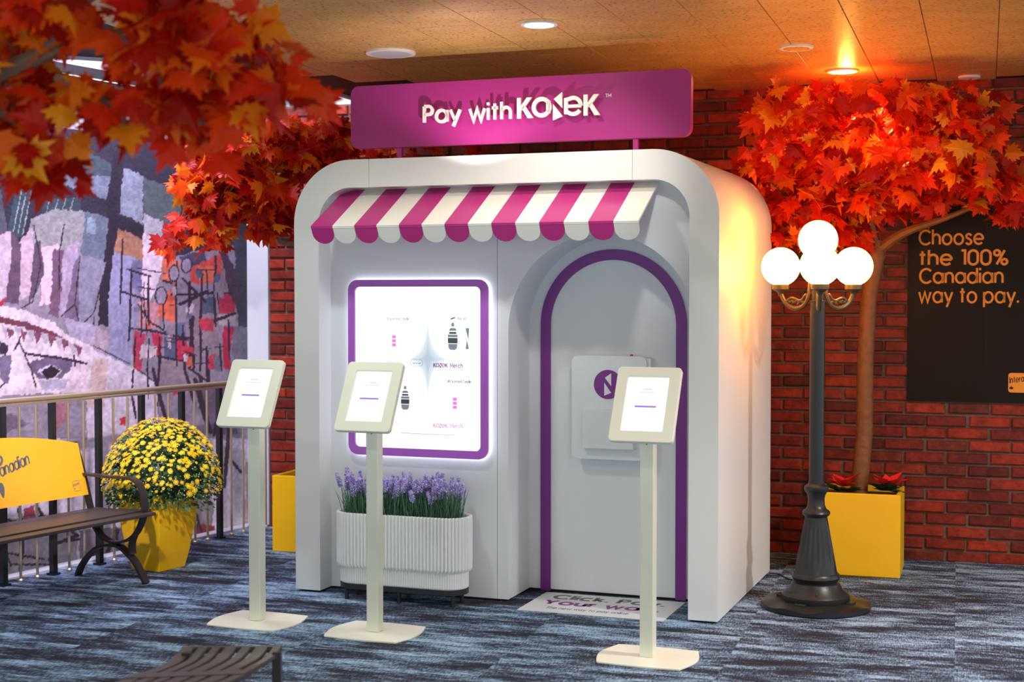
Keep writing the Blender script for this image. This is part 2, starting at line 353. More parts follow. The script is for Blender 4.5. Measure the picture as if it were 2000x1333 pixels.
def ribbon(mb, pts, w, y0, y1, mi=0):
    n = len(pts); closed = (Vector(pts[0])-Vector(pts[-1])).length < 1e-4
    if closed: pts = pts[:-1]; n -= 1
    o = []; q = []
    for k in range(n):
        p = Vector(pts[k])
        a = Vector(pts[k-1]) if (k or closed) else p; b = Vector(pts[(k+1) % n]) if (k < n-1 or closed) else p
        t1 = (p-a).normalized() if (p-a).length else (b-p).normalized(); t2 = (b-p).normalized() if (b-p).length else t1
        nn = Vector((-t1.y-t2.y, t1.x+t2.x)); nn = nn.normalized() if nn.length > 1e-6 else Vector((-t1.y,t1.x))
        s = 1/max(.42, nn.dot(Vector((-t1.y,t1.x)))); h = nn*w/2*s
        o.append((p.x+h.x,p.y+h.y)); q.append((p.x-h.x,p.y-h.y))
    mb.band_xz(o, q, y0, y1, mi, closed)
def text(mb, s, x, z, h, w=.12, y0=0, y1=.002, gap=.2, mi=0, width=None, slant=0, rise=0):
    """h = cap height; returns the end of the line. w and gap in units of h/0.7; width squeezes the line to a length"""
    k = h/.7
    tot = sum(G[c][0]+gap for c in s)-gap
    kx = k if width is None else width/tot
    cx = 0
    for c in s:
        adv, st = G[c]
        for pl in st:
            pp = [(x+(cx+a)*kx+slant*b*k, z+b*k+rise*((cx+a)*kx)) for a,b in pl]
            ribbon(mb, pp, w*min(k,kx*1.05), y0, y1, mi)
        cx += adv+gap
    return x+cx*kx
# wordmark letters as outlines in units of the letter height
def mark_letters():
    K = [('poly', [(0,0),(.2,0),(.2,1),(0,1)]), ('poly', [(.2,.38),(.32,.44),(.76,1),(.50,1),(.2,.60)]), ('poly', [(.24,.50),(.54,0),(.82,0),(.40,.62)])]
    O = [('line', arc(.42,.5,.40,0,360,28), .2), ('poly', [(.66,.20),(.86,.20),(.86,.80),(.66,.80)])]
    N = [('poly', [(.04,.86),(.46,.42),(.46,1.18)]), ('poly', [(0,-.16),(.48,.02),(0,.62)])]
    E = [('line', [(.10,.48),(.86,.48)], .15), ('line', [(.84,.48)]+arc(.46,.5,.38,8,118,10)+[(.10,.80),(.10,.20)]+arc(.46,.5,.40,232,325,10), .19)]
    return [(K,0),(O,.83),(N,1.83),(E,2.38),(K,3.36)], 4.18
def wordmark(mb, x, z, h, y0, y1, length=None, mi=0, each=None):
    L, tot = mark_letters(); kx = h if length is None else length/tot
    for gl, off in L:
        if each is not None: mb = MB()
        for it in gl:
            pts = [(x+(off+a)*kx, z+b*h) for a,b in it[1]]
            if it[0] == 'poly': mb.prism_xz(pts, y0, y1, mi)
            else: ribbon(mb, pts, it[2]*min(kx,h), y0, y1, mi)
        if each is not None: each(mb)
LEAF_HALF = [(0,0),(.20,-.07),(.17,.05),(.44,.03),(.37,.15),(.66,.36),(.43,.37),(.46,.53),(.24,.42),(.27,.66),(.15,.60),(0,1.0)]
def leaf_outline(s=1): return [(x*s,z*s) for x,z in LEAF_HALF]+[(-x*s,z*s) for x,z in LEAF_HALF[-2:0:-1]]

# ------------------------------------------------------------------ the setting
WD = Vector((.9513,-.3084,0)); WN = Vector((.3084,.9513,0)); W1 = Vector((2.363,8.743,0))      # brick wall: direction, normal into the wall, origin
WANG = math.atan2(WD.y, WD.x)
RD = Vector((.487,.8734,0)); RN = Vector((-.8734,.487,0)); R0 = Vector((-1.646,9.958,0))        # railing line
def rl(t, off=0, z=0): p = R0+RD*t+RN*off; return (p.x,p.y,z)
a = rl(.12,.10); b = rl(-9,.10)
MB().prism_xy([b[:2],(6,-2),(6,10.4),a[:2]], -.06, 0).build('floor', M['carpet'], kind='structure', fix=True)
mb = MB(); q = [rl(.10,.10),rl(-9,.10),rl(-9,.19),rl(.10,.19)]
mb.prism_xy([p[:2] for p in q], -.25, .012); mb.build('trim_1', M['softwhite'], kind='structure', fix=True, bevel=.003)
# brick wall
wall = MB().box(-4.24,1.9,.008,.16,0,CZ+.02).build('wall_back', M['mortar'], kind='structure', loc=W1, rot=(0,0,WANG))
def brick_mesh(k):
    r = random.Random(k); L2 = .114; H2 = .0305
    def ring(d, y): return [(-L2+d+r.uniform(-.003,.003), y, -H2+d+r.uniform(-.002,.002)),(L2-d+r.uniform(-.003,.003), y, -H2+d+r.uniform(-.002,.002)),(L2-d+r.uniform(-.003,.003), y, H2-d+r.uniform(-.002,.002)),(-L2+d+r.uniform(-.003,.003), y, H2-d+r.uniform(-.002,.002))]
    vs = ring(0,.012)+ring(.001,-.004)+ring(.006,-.010)
    fs = [(8,9,10,11)]
    for b_ in (0,4):
        for i in range(4): j = (i+1) % 4; fs.append((b_+i,b_+j,b_+4+j,b_+4+i))
    return vs, fs
BM = []
for k in range(5):
    vs, fs = brick_mesh(k); me = bpy.data.meshes.new('brick'); me.from_pydata(vs, [], fs); me.materials.append(M['brick']); BM.append((me,vs,fs))
cand = []
row = 0; z = .028
while z < CZ-.02:
    off = .121 if row % 2 else 0
    s = -4.24+.12+off-.121
    while s < 1.9:
        if s > -4.15: cand.append((s+rnd.uniform(-.004,.004), z+rnd.uniform(-.002,.002), 1))
        elif s > -4.25: cand.append((-4.178, z, .5))
        s += .242
    z += .0738; row += 1
def brick_rank(c):
    s, z_, _ = c
    inview = -.86 < s < .80 and not (s > .06 and .98 < z_ < 1.92)
    if inview: return 0 if z_ < 2.0 else 1
    if s < -3.9: return 2
    if z_ > 2.25 and s > -2.6: return 3
    return 9
cand.sort(key=lambda c: (brick_rank(c), abs(c[0]), c[1]))
rest = MB()
for i,(s,z_,bw_) in enumerate(cand):
    me, vs, fs = BM[rnd.randrange(5)]
    yj = rnd.uniform(-.004,.003); flip = rnd.choice((1,-1))
    if i < 300:
        o = dup(me, 'brick', wall, (s,yj,z_), (0,R(rnd.uniform(-.5,.5)),0), (bw_,1,1))
    else:
        rest.add([(s+x*bw_,yj+y,z_+zz) for x,y,zz in vs], fs)
rest.build('brick_field', M['brick'], wall, kind='stuff')
# white pier between the bricks and the mural
MB().box(-4.40,-4.24,-.02,.6,0,3.4).build('wall_pier', M['pier'], kind='structure', loc=W1, rot=(0,0,WANG))
# wall behind the mural with a slot above
MOFF = .40
mang = math.atan2(RD.y, RD.x)
mo = Vector(rl(.30, MOFF))
wl = MB().box(-5.2,.02,.02,.14,-1.2,3.9).build('wall_left', M['softwhite'], kind='structure', loc=mo, rot=(0,0,mang))
# ceiling: backing board and single tiles
ce = [(-.85,9.95),(-1.15,9.09),(-2.1,7.93),(-6,6.2),(-6,-2),(6,-2),(6,10.8),(-.85,10.8)]
ceil = MB().prism_xy(ce, CZ+.012, CZ+.10).build('ceiling', M['dark'], kind='structure', fix=True)
mb = MB()
for (p, q) in ((ce[1],ce[0]),(ce[2],ce[1]),(ce[3],ce[2])):
    nn_ = Vector((-(q[1]-p[1]),q[0]-p[0])).normalized()*.03; mb.prism_xy([p,q,(q[0]+nn_.x,q[1]+nn_.y),(p[0]+nn_.x,p[1]+nn_.y)], CZ-.004, CZ+.55)
mb.build('trim_2', M['softwhite'], kind='structure', fix=True)
def inceil(P):
    for (p, q) in ((ce[0],ce[1]),(ce[1],ce[2]),(ce[2],ce[3])):
        d_ = Vector((q[0]-p[0],q[1]-p[1])).normalized()
        if d_.x*(P.y-p[1])-d_.y*(P.x-p[0]) < -.0: return False
    return True
TX, TY = .33, .62
tile = MB().add([(-TX/2+.0012,-TY/2+.0012,0),(TX/2-.0012,-TY/2+.0012,0),(TX/2-.0012,TY/2-.0012,0),(-TX/2+.0012,TY/2-.0012,0),
    (-TX/2+.003,-TY/2+.003,-.004),(TX/2-.003,-TY/2+.003,-.004),(TX/2-.003,TY/2-.003,-.004),(-TX/2+.003,TY/2-.003,-.004)],
    [(4,7,6,5),(0,4,5,1),(1,5,6,2),(2,6,7,3),(3,7,4,0)])
tm = bpy.data.meshes.new('ceiling_tile'); tm.from_pydata(tile.v, [], tile.f); tm.materials.append(M['gold'])
trest = MB(); cnt = 0; tl = []
for i in range(-24,22):
    for j in range(-18,12):
        uu = i*TX; vv = (j+(.5 if i % 2 else 0))*TY-6
        P = W1+WD*uu+WN*(vv+5.6)
        if not inceil(P) or P.y < -2 or P.x > 5.8 or (P-W1).dot(WN) > .2: continue
        tl.append(P)
tl.sort(key=lambda P: 0 if (P.y > 5.9 and abs(P.x/P.y) < .42) else P.y*-1+20)
for k,P in enumerate(tl):
    if k < 300: dup(tm, 'ceiling_tile', ceil, (P.x,P.y,CZ+.006), (0,0,WANG))
    else:
        Mx = Matrix.Translation((P.x,P.y,CZ+.006)) @ Matrix.Rotation(WANG,4,'Z'); trest.add([Mx @ Vector(v) for v in tile.v], tile.f)
if trest.v: trest.build('ceiling_tile_field', M['gold'], ceil, kind='stuff')

# ------------------------------------------------------------------ painted mural (flat print on its wall)
def mural():
    step = .0075; x0, x1, z0, z1 = -3.4, 0, -1.0, 2.60
    nx = int((x1-x0)/step)+1; nz = int((z1-z0)/step)+1
    X, Z = np.meshgrid(np.linspace(x0,x1,nx), np.linspace(z0,z1,nz))
    # where a point of the print falls in the reference frame, only to place the traced shapes on the wall
    PX = mo.x+RD.x*X; PY = mo.y+RD.y*X; DZ = Z-1.6
    dep = PY*math.cos(PITCH)-DZ*math.sin(PITCH)
    U = 1000+FPX*PX/dep; V = 666.5-FPX*(PY*math.sin(PITCH)+DZ*math.cos(PITCH))/dep
    rg = np.random.default_rng(3)
    def vnoise(sx, sz):
        g = rg.random((int((z1-z0)/sz)+3, int((x1-x0)/sx)+3)); fx = (X-x0)/sx; fz = (Z-z0)/sz
        ix = fx.astype(int); iz = fz.astype(int); tx = fx-ix; tz = fz-iz; tx = tx*tx*(3-2*tx); tz = tz*tz*(3-2*tz)
        return (g[iz,ix]*(1-tx)+g[iz,ix+1]*tx)*(1-tz)+(g[iz+1,ix]*(1-tx)+g[iz+1,ix+1]*tx)*tz
    jx = (vnoise(.02,.02)-.5)*4+(vnoise(.2,.2)-.5)*8; jz = (vnoise(.02,.02)-.5)*4+(vnoise(.2,.2)-.5)*8
    Uq = U+jx; Vq = V+jz
    img = np.zeros(U.shape+(3,)); img[:] = (150,138,160)
    img[Vq > 860] = (205,192,212)
    c2 = lambda p: (p[0]*.42, 300+p[1]*.42); c3 = lambda p: (p[0]*.36, 700+p[1]*.36)
    def poly(pts, col, f=c2, a=1):
        P = [f(p) for p in pts]; ins = np.zeros(U.shape, bool); n = len(P)
        for i in range(n):
            xa, ya = P[i]; xb, yb = P[i-1]
            if ya == yb: continue
            ins ^= ((ya > Vq) != (yb > Vq)) & (Uq < (xb-xa)*(Vq-ya)/(yb-ya)+xa)
        img[ins] = img[ins]*(1-a)+np.array(col)*a
    def line(pts, w, col=(58,38,58), f=c2):
        P = [f(p) for p in pts]
        for i in range(len(P)-1):
            ax, ay = P[i]; bx, by = P[i+1]; dx, dy = bx-ax, by-ay; l2 = dx*dx+dy*dy+1e-9
            t = np.clip(((U+jx*.35-ax)*dx+(V+jz*.35-ay)*dy)/l2, 0, 1)
            d = np.hypot(U+jx*.35-ax-t*dx, V+jz*.35-ay-t*dy); img[d < w*.5*(1.25-.7*np.abs(t-.5))] = col
    dk = (50,46,64)
    poly([(-900,-800),(1300,-800),(1300,420),(1000,430),(850,470),(0,460),(-900,440)], dk)
    poly([(0,-60),(160,-20),(300,40),(250,130),(0,60)], (96,100,122)); poly([(250,60),(330,20),(520,85),(500,212),(275,135)], (122,130,152)); poly([(330,0),(430,0),(520,45),(520,95),(400,112)], (72,86,98))
    poly([(-900,150),(0,170),(40,380),(0,460),(-900,460)], (86,84,102))
    poly([(70,160),(165,160),(110,400),(40,385)], (58,76,90)); poly([(205,205),(370,195),(365,300),(200,300)], (58,72,86))
    for x in (88,112,136): line([(x+14,165),(x-28,380)], 1.6, (170,175,185))
    for x in (235,270,305,340): line([(x,205),(x-22,290)], 1.4, (150,155,168))
    poly([(150,300),(260,255),(390,270),(400,470),(300,480),(130,520)], (152,150,156))
    poly([(570,70),(665,112),(660,332),(555,282)], (142,148,170)); poly([(665,115),(832,172),(830,300),(800,480),(750,470),(757,310),(665,280)], (86,96,102))
    poly([(390,270),(500,300),(490,500),(378,480)], (108,116,138)); poly([(400,300),(440,310),(435,380),(395,380)], (140,160,178))
    poly([(665,280),(757,310),(755,400),(665,370)], (176,172,186)); poly([(664,365),(752,395),(745,560),(690,722),(655,650)], (228,206,228))
    poly([(520,0),(570,0),(552,200),(525,500),(507,805),(463,795),(490,400)], (46,38,56)); poly([(540,290),(665,340),(660,402),(538,350)], (46,40,58))
    poly([(540,350),(660,402),(660,505),(532,456)], (172,122,100)); poly([(530,455),(625,492),(615,985),(497,940)], (154,150,190)); poly([(610,500),(660,505),(655,640),(610,620)], (120,116,160))
    for p, c in (([(-900,440),(0,380),(62,370),(50,640),(0,705),(-900,705)],(206,182,206)),([(92,420),(160,335),(150,650),(88,685)],(196,168,190)),([(190,440),(282,420),(255,690),(183,705)],(220,190,212)),([(282,470),(372,400),(352,700),(285,755)],(176,156,186)),([(372,480),(500,505),(440,760),(370,805)],(142,138,164)),
                 ([(60,370),(97,430),(92,700),(30,692)],(100,76,100)),([(160,420),(192,400),(205,560),(130,705)],(94,74,96)),([(255,440),(305,450),(272,765),(228,745)],(116,84,112)),([(350,520),(375,480),(372,790),(300,760)],(122,102,132))): poly(p, c)
    for p in ([(160,330),(190,520),(150,690),(100,720)],[(375,480),(350,700),(285,755)],[(500,500),(440,740),(375,805),(350,700)],[(440,760),(430,890),(400,1110)],[(300,330),(280,450),(275,640)]): line(p, 2.4)
    poly([(440,800),(510,830),(500,960),(425,905)], (176,156,176)); poly([(300,760),(460,800),(430,905),(330,850)], (178,164,196))
    poly([(-900,640),(0,700),(130,730),(250,780),(330,850),(430,895),(425,1110),(0,1135),(-900,1135)], (228,206,226))
    poly([(0,690),(40,660),(20,710),(0,715)], (180,50,70))
    poly([(-900,700),(0,758),(120,775),(240,820),(352,890),(340,905),(230,852),(110,802),(0,790),(-900,740)], (118,58,80))
    for q in range(6):
        x = 10+q*62; y = 800+q*q*3
        poly([(x,y),(x+46,y+10),(x+22,y+62)], (188,172,196)); poly([(x+30,y+12),(x+64,y+20),(x+46,y+70)], (130,78,100))
    poly([(135,985),(160,960),(250,940),(340,972),(335,1010),(290,1050),(190,1048)], (114,96,128)); poly([(175,1010),(240,980),(300,1012),(250,1055)], (206,188,214)); poly([(200,1012),(245,985),(290,1012),(250,1050),(215,1045)], (46,32,48))
    line([(120,930),(240,945),(400,975)], 5); line([(345,940),(350,990)], 4); line([(100,850),(60,940),(45,1050),(0,1090)], 3); line([(90,870),(150,1010),(170,1090)], 3)
    poly([(0,870),(44,890),(34,945),(0,930)], (58,44,64)); poly([(0,950),(62,940),(40,1080),(0,1050)], (122,108,140)); poly([(62,930),(100,905),(130,1090),(40,1100)], (238,220,238)); poly([(180,1060),(330,1050),(300,1100),(200,1110)], (176,172,200))
    poly([(430,905),(620,992),(745,1082),(742,1500),(398,1500),(402,1105)], (218,204,228)); poly([(430,940),(498,950),(484,1180),(398,1180)], (212,184,186))
    line([(430,890),(620,985),(740,1080)], 2.2)
    poly([(640,680),(735,690),(735,830),(640,805)], (204,146,158)); poly([(740,960),(880,960),(880,1090),(745,1085)], (150,132,150)); poly([(870,700),(1012,700),(1022,965),(870,965)], (152,134,150))
    poly([(960,440),(1030,430),(1060,640),(1030,660)], (150,128,140)); poly([(830,480),(950,450),(960,520),(850,540)], (80,70,104))
    for p, c in (([(750,460),(832,505),(822,600),(748,592)],(220,116,94)),([(880,545),(1022,470),(1022,612),(890,600)],(216,78,76)),([(930,530),(992,530),(992,602),(930,602)],(226,112,84)),([(735,700),(822,600),(820,772),(735,770)],(226,106,82)),
                 ([(1025,660),(1092,655),(1090,742),(1018,740)],(192,48,84)),([(1030,800),(1086,800),(1072,1025),(1040,1000)],(192,42,78)),([(700,842),(752,852),(742,955),(710,942)],(198,46,88)),([(825,850),(872,850),(872,975),(825,962)],(192,46,84)),([(620,820),(672,842),(660,1015),(620,992)],(190,62,94)),
                 ([(760,850),(822,850),(820,962),(760,952)],(86,90,126)),([(825,780),(866,780),(866,850),(825,850)],(102,112,152)),([(940,680),(1000,670),(1000,742),(940,742)],(82,86,116)),([(680,790),(700,770),(700,830),(680,830)],(226,104,70)),([(960,1110),(1010,1120),(990,1200),(960,1190)],(190,52,58)),([(1010,745),(1085,750),(1085,790),(1010,795)],(182,166,172))): poly(p, c)
    poly([(1090,380),(1260,400),(1260,960),(1105,905),(1092,650)], (72,64,84)); poly([(1010,430),(1062,480),(1135,650),(1090,705),(1040,560)], (82,58,80)); poly([(1080,800),(1165,800),(1160,965),(1090,965)], (122,116,132))
    for p, w in (([(940,560),(930,1010)],4),([(610,540),(598,870)],3.5),([(560,640),(690,680)],3.5),([(590,540),(700,572)],3.5),([(690,570),(690,800)],3.5),([(800,655),(1085,650)],4),([(600,810),(900,862)],3.5),([(880,600),(900,1010)],5),([(970,785),(1092,742)],4.5),([(1000,480),(1000,800)],4),([(740,860),(738,1090)],4),
                 ([(622,1000),(618,1100)],3),([(820,500),(822,985)],3),([(700,940),(865,965)],3.5),([(760,590),(800,600)],4),([(850,580),(960,690)],4),([(840,700),(960,640)],5),([(900,760),(880,1000)],6),([(960,900),(970,1130)],5),([(570,400),(560,700)],3),([(640,700),(700,790),(770,830)],3),([(880,1000),(1000,1090)],4),([(1060,770),(1070,960)],3),([(930,1040),(960,1180)],5),([(850,800),(860,1020)],4)): line(p, w*1.15)
    rr = random.Random(21)
    for k in range(46):
        x = rr.uniform(600,1085); y = rr.uniform(520,1080); w_ = rr.uniform(16,52); h_ = rr.uniform(20,70)
        if k < 22: poly([(x,y),(x+w_,y+rr.uniform(-8,8)),(x+w_,y+h_),(x,y+h_)], rr.choice(((150,134,152),(188,172,184),(120,112,140),(196,60,84),(214,104,84),(92,98,130),(206,186,204))))
        elif k < 34: line([(x,y),(x+rr.uniform(-10,10),y+rr.uniform(60,190))], rr.uniform(1.6,3.6))
        else: line([(x,y),(x+rr.uniform(40,130),y+rr.uniform(-20,25))], rr.uniform(1.4,2.8))
    for cx, cy, rx, ry in ((750,660,28,42),(808,555,24,38),(868,520,26,34)):
        pts = [(cx+rx*math.cos(t*.52), cy+ry*math.sin(t*.52)) for t in range(13)]
        poly(pts, (158,144,168)); line(pts, 2.6)
    # lower part, behind the railing
    poly([(-600,560),(300,520),(500,560),(500,700),(-600,800)], (176,166,196), c3, .7); poly([(0,330),(60,300),(160,360),(0,420)], (118,100,128), c3); poly([(300,240),(390,250),(370,330),(300,400)], (168,110,130), c3); poly([(660,325),(690,320),(690,370),(662,366)], (218,62,64), c3)
    poly([(130,820),(192,808),(192,900),(132,890)], (150,62,78), c3); poly([(1060,900),(1170,900),(1170,1200),(1060,1200)], (150,42,54), c3); poly([(1060,760),(1170,780),(1150,900),(1075,900)], (150,140,150), c3); poly([(1200,480),(1340,500),(1340,1100),(1210,1100)], (186,172,186), c3); poly([(1330,560),(1500,560),(1500,1300),(1330,1300)], (160,128,134), c3)
    poly([(1060,180),(1250,120),(1290,420),(1130,420)], (112,92,116), c3); poly([(-700,900),(420,860),(420,1400),(-700,1400)], (140,132,140), c3, .75); poly([(430,930),(700,900),(690,1400),(430,1400)], (112,98,114), c3, .8); poly([(700,1000),(1060,960),(1060,1400),(700,1400)], (118,92,108), c3, .8)
    for p, w in (([(40,880),(120,900),(240,860)],6),([(100,820),(130,930),(110,1180)],6),([(210,820),(280,960),(270,1150)],7),([(300,1000),(430,980)],5),([(300,880),(420,960),(300,1010)],6),([(430,1150),(560,1000)],8),([(520,1200),(640,930)],7),([(40,1060),(240,1090)],4),([(60,1120),(300,1120)],4),([(720,200),(740,330)],4),([(830,60),(900,330)],7),([(1000,60),(1060,260)],6),([(1060,120),(1140,400)],10),([(1200,260),(1160,420)],7),([(1240,380),(1220,700)],7),([(1260,560),(1310,620)],6),([(1060,820),(1100,960)],5),([(620,900),(660,1080)],5),([(20,1010),(60,1130)],4),([(360,860),(370,960)],4),([(860,300),(860,60)],3)): line(p, w, (62,46,62), c3)
    img *= (.90+.2*vnoise(.02,.02))[...,None]*(.93+.14*vnoise(.09,.05))[...,None]
    c = np.clip(img/255,0,1); lin = np.where(c <= .04045, c/12.92, ((c+.055)/1.055)**2.4)
    idx = np.arange(nx*nz).reshape(nz,nx)
    faces = np.stack([idx[:-1,:-1],idx[:-1,1:],idx[1:,1:],idx[1:,:-1]],-1).reshape(-1,4)
    me = bpy.data.meshes.new('mural'); me.vertices.add(nx*nz)
    co = np.stack([X,np.zeros_like(X),Z],-1).reshape(-1,3); me.vertices.foreach_set('co', co.ravel())
    me.loops.add(faces.size); me.loops.foreach_set('vertex_index', faces.ravel()); me.polygons.add(len(faces)); me.polygons.foreach_set('loop_start', np.arange(0,faces.size,4))
    me.update(); at = me.color_attributes.new('paint','FLOAT_COLOR','POINT')
    at.data.foreach_set('color', np.concatenate([lin.reshape(-1,3),np.ones((nx*nz,1))],1).ravel().astype(np.float32))
    m, t, p = nodemat('mural_paint'); an = t.nodes.new('ShaderNodeAttribute'); an.attribute_name = 'paint'; t.links.new(an.outputs['Color'], p.inputs['Base Color']); p.inputs['Roughness'].default_value = .65
    nz_ = t.nodes.new('ShaderNodeTexNoise'); nz_.inputs['Scale'].default_value = 45; nz_.inputs['Detail'].default_value = 6
    tc = t.nodes.new('ShaderNodeTexCoord'); t.links.new(tc.outputs['Object'], nz_.inputs['Vector']); bp = t.nodes.new('ShaderNodeBump'); bp.inputs['Strength'].default_value = .35; bp.inputs['Distance'].default_value = .01
    t.links.new(nz_.outputs['Fac'], bp.inputs['Height']); t.links.new(bp.outputs[0], p.inputs['Normal'])
    me.materials.append(m)
    o = link('mural', me, None, loc=mo, rot=(0,0,mang))
    tag(o, 'large abstract painted mural in lilac, grey and red behind the stair railing', 'mural')
mural()
slot = thing('vent_slot', 'black recessed slot with pale rails high above the mural', 'vent', mo, mang)
MB().box(-2.6,-.5,-.012,.019,2.80,2.99).build('recess', M['dark'], slot); MB().box(-2.6,-.5,-.02,-.013,2.918,2.926).build('rail', M['steel'], slot)

# ------------------------------------------------------------------ booth
BO = Vector((-1.16103,7.79322,0)); EU = Vector((math.cos(YAW),math.sin(YAW),0)); EV = Vector((-EU.y,EU.x,0))
BW, BH, BD, FW = 2.296, 2.30, 1.387, .146
VW, VN = .135, .46                             # depth of the shop-front wall and of the door niche
def bp3(u, v, z=0): return BO+EU*u+EV*v+Vector((0,0,z))
def bu(px, py, v): P = onpl(px, py, BO+EV*v, EV)-BO; return P.dot(EU), P.z
booth = thing('shop_booth', 'white rounded shop-front booth with arched door standing before the brick wall', 'booth', BO, YAW)
RO, RI = .33, .185; zb = .012
def corner(side):
    if side < 0:
        o = [(0,zb)]+arc(RO,BH-RO,RO,180,90,18)+[(.441,BH)]; i = [(FW,zb)]+arc(FW+RI,BH-FW-RI,RI,180,90,18)+[(.441,BH-FW)]
    else:
        o = [(1.8655,BH)]+arc(BW-RO,BH-RO,RO,90,0,18)+[(BW,zb)]; i = [(1.8655,BH-FW)]+arc(BW-FW-RI,BH-FW-RI,RI,90,0,18)+[(BW-FW,zb)]
    return MB().band_xz(o, i, 0, BD, closed=False)
corner(-1).build('frame_corner', M['white'], booth, smooth=True, fix=True); corner(1).build('frame_corner', M['white'], booth, smooth=True, fix=True)
MB().box(.4428,1.8637,0,BD,BH-FW,BH).build('header', M['white'], booth); MB().box(.43,1.88,.004,BD-.01,BH-FW+.004,BH-.004).build('seam_backing', M['dark'], booth)
mb = MB(); mb.box(.02,FW-.012,.02,BD-.02,0,zb); mb.box(BW-FW+.012,BW-.02,.02,BD-.02,0,zb); mb.box(FW-.02,1.16,VW+.02,VW+.06,0,zb); mb.box(1.18,2.15,VN+.012,VN+.05,0,.03); mb.build('plinth', M['dark'], booth)
MB().box(FW-.01,1.1065,VW,VW+.02,zb,BH-FW+.01).build('wall_panel', M['wallwhite'], booth)
NU, NR, NS = 1.66, .492, 1.408                 # niche arch: centre, radius, springing
mb = MB(); top = BH-FW+.01; ar = arc(NU,NS,NR,180,0,40)
mb.add([(1.1085,VW,zb),(NU-NR,VW,zb),(NU-NR,VW,NS),(1.1085,VW,NS),(1.1085,VW,top),(NU-NR,VW,top)], [(0,1,2,3),(3,2,5,4)])
n = len(ar); mb.add([(a_,VW,b_) for a_,b_ in ar]+[(a_,VW,top) for a_,b_ in ar], [(i,i+1,n+i+1,n+i) for i in range(n-1)])
path = [(NU-NR,zb)]+ar+[(NU+NR,zb)]; n = len(path)
mb.add([(a_,VW,b_) for a_,b_ in path]+[(a_,VN+.02,b_) for a_,b_ in path], [(i,i+n,i+1+n,i+1) for i in range(n-1)])
mb.build('arch_surround', M['wallwhite'], booth, smooth=True)
MB().add([(1.10,VW+.004,zb),(1.1095,VW+.004,zb),(1.1095,VW+.004,top),(1.10,VW+.004,top)], [(0,1,2,3)]).build('seam_backing', M['dark'], booth)
MB().box(NU-NR-.01,BW-FW+.02,VN,VN+.02,.014,2.0).build('niche_wall', M['wallwhite'], booth)
DU, DR, DS = 1.633, .398, 1.432
o_ = [(DU-DR,.006)]+arc(DU,DS,DR,180,0,40)+[(DU+DR,.006)]; i_ = [(DU-DR+.056,.006)]+arc(DU,DS,DR-.056,180,0,40)+[(DU+DR-.056,.006)]
MB().band_xz(o_, i_, VN-.012, VN-.0005, closed=False).build('door_frame', M['violet'], booth, fix=True)
do = [(DU-DR+.056,.016)]+[(DU+DR-.056,.016)]+arc(DU,DS,DR-.056,0,180,40)
MB().prism_xz(do, VN-.005, VN-.0004).build('door', M['wallwhite'], booth)
MB().add([(0,BD,zb),(BW,BD,zb)]+[(a_,BD,b_) for a_,b_ in arc(BW-RO,BH-RO,RO,0,90,12)+arc(RO,BH-RO,RO,90,180,12)], [tuple(range(28))[::-1]]).build('back_panel', M['white'], booth)

# awning
aw = thing('awning', 'slanted awning in pink and cream stripes with scalloped edge on the booth', 'awning', bp3(0,0,0), YAW)
AU0 = bu(672.5,367,VW)[0]; AU1 = bu(1287.5,351,VW)[0]; AZ1 = 2.152; AV0 = -.245; AZ0 = 1.944; n = 14; sw = (AU1-AU0)/n
for k in range(n):
    a0 = AU0+k*sw; a1 = a0+sw-.0006; mm = M['magenta'] if k % 2 == 0 else M['cream']
    d = .012
    mb = MB().add([(a0,AV0,AZ0),(a1,AV0,AZ0),(a1,VW-.001,AZ1),(a0,VW-.001,AZ1),(a0,AV0,AZ0-d),(a1,AV0,AZ0-d),(a1,VW-.001,AZ1-d),(a0,VW-.001,AZ1-d)], [(0,1,2,3),(7,6,5,4),(0,4,5,1),(1,5,6,2),(2,6,7,3),(3,7,4,0)])
    st = mb.build('stripe', mm, aw)
    r = sw/2-.0012; c = a0+sw/2; zz = AZ0-.012-.032
    sc_ = MB().prism_xz([(c-r,AZ0-.002),(c-r,zz)]+arc(c,zz,r,180,360,14,r*.92)+[(c+r,AZ0-.002)], AV0-.004, AV0+.002)
    Hs = Matrix.Translation((0,AV0,AZ0)) @ Matrix.Rotation(R(27),4,'X') @ Matrix.Translation((0,-AV0,-AZ0)); sc_.v = [tuple(Hs @ Vector(v)) for v in sc_.v]
    sc_.build('scallop', mm, st, fix=True)

# sign above the booth
sg = thing('booth_sign', 'long purple sign board with raised cream lettering on two posts above the booth', 'sign', bp3(0,.12,BH), YAW)
def sgp(x, y): u, z_ = bu(x,y,.12); return u, z_-BH
MB().prism_xz(rrect(.277,2.127,.068,.400,.045,6), 0, .045).build('board', M['purple'], sg, bevel=.002)
for u in (bu(781.5,300,.14)[0], bu(1242,283,.14)[0]): MB().box(u-.0125,u+.0125,.010,.035,0,.069).build('post', M['purple'], sg)
yl0, yl1 = -.044, -.030
zt = .187; kk = .083/.7; x = .722; gap = .17
tot = sum(G[c][0]+gap for c in 'Pay with')-gap; kx = (1.200-.722)/tot; cx = 0
for ch in 'Pay with':
    adv, st = G[ch]
    if st:
        mb = MB()
        for pl in st: ribbon(mb, [(x+(cx+a_)*kx, zt+b_*kk) for a_,b_ in pl], .132*kk, yl0, yl1)
        mb.build('letter', M['letter'], sg, fix=True, label='cream raised letter')
    cx += adv+gap
wordmark(None, 1.236, .186, .104, yl0, yl1, .440, each=lambda m: m.build('letter', M['letter'], sg, fix=True, label='cream raised letter'))
mb = MB(); text(mb, 'TM', 1.692, .278, .016, .13, -.002, .001, .18); mb.build('trademark', M['letter'], sg)
mb = MB()
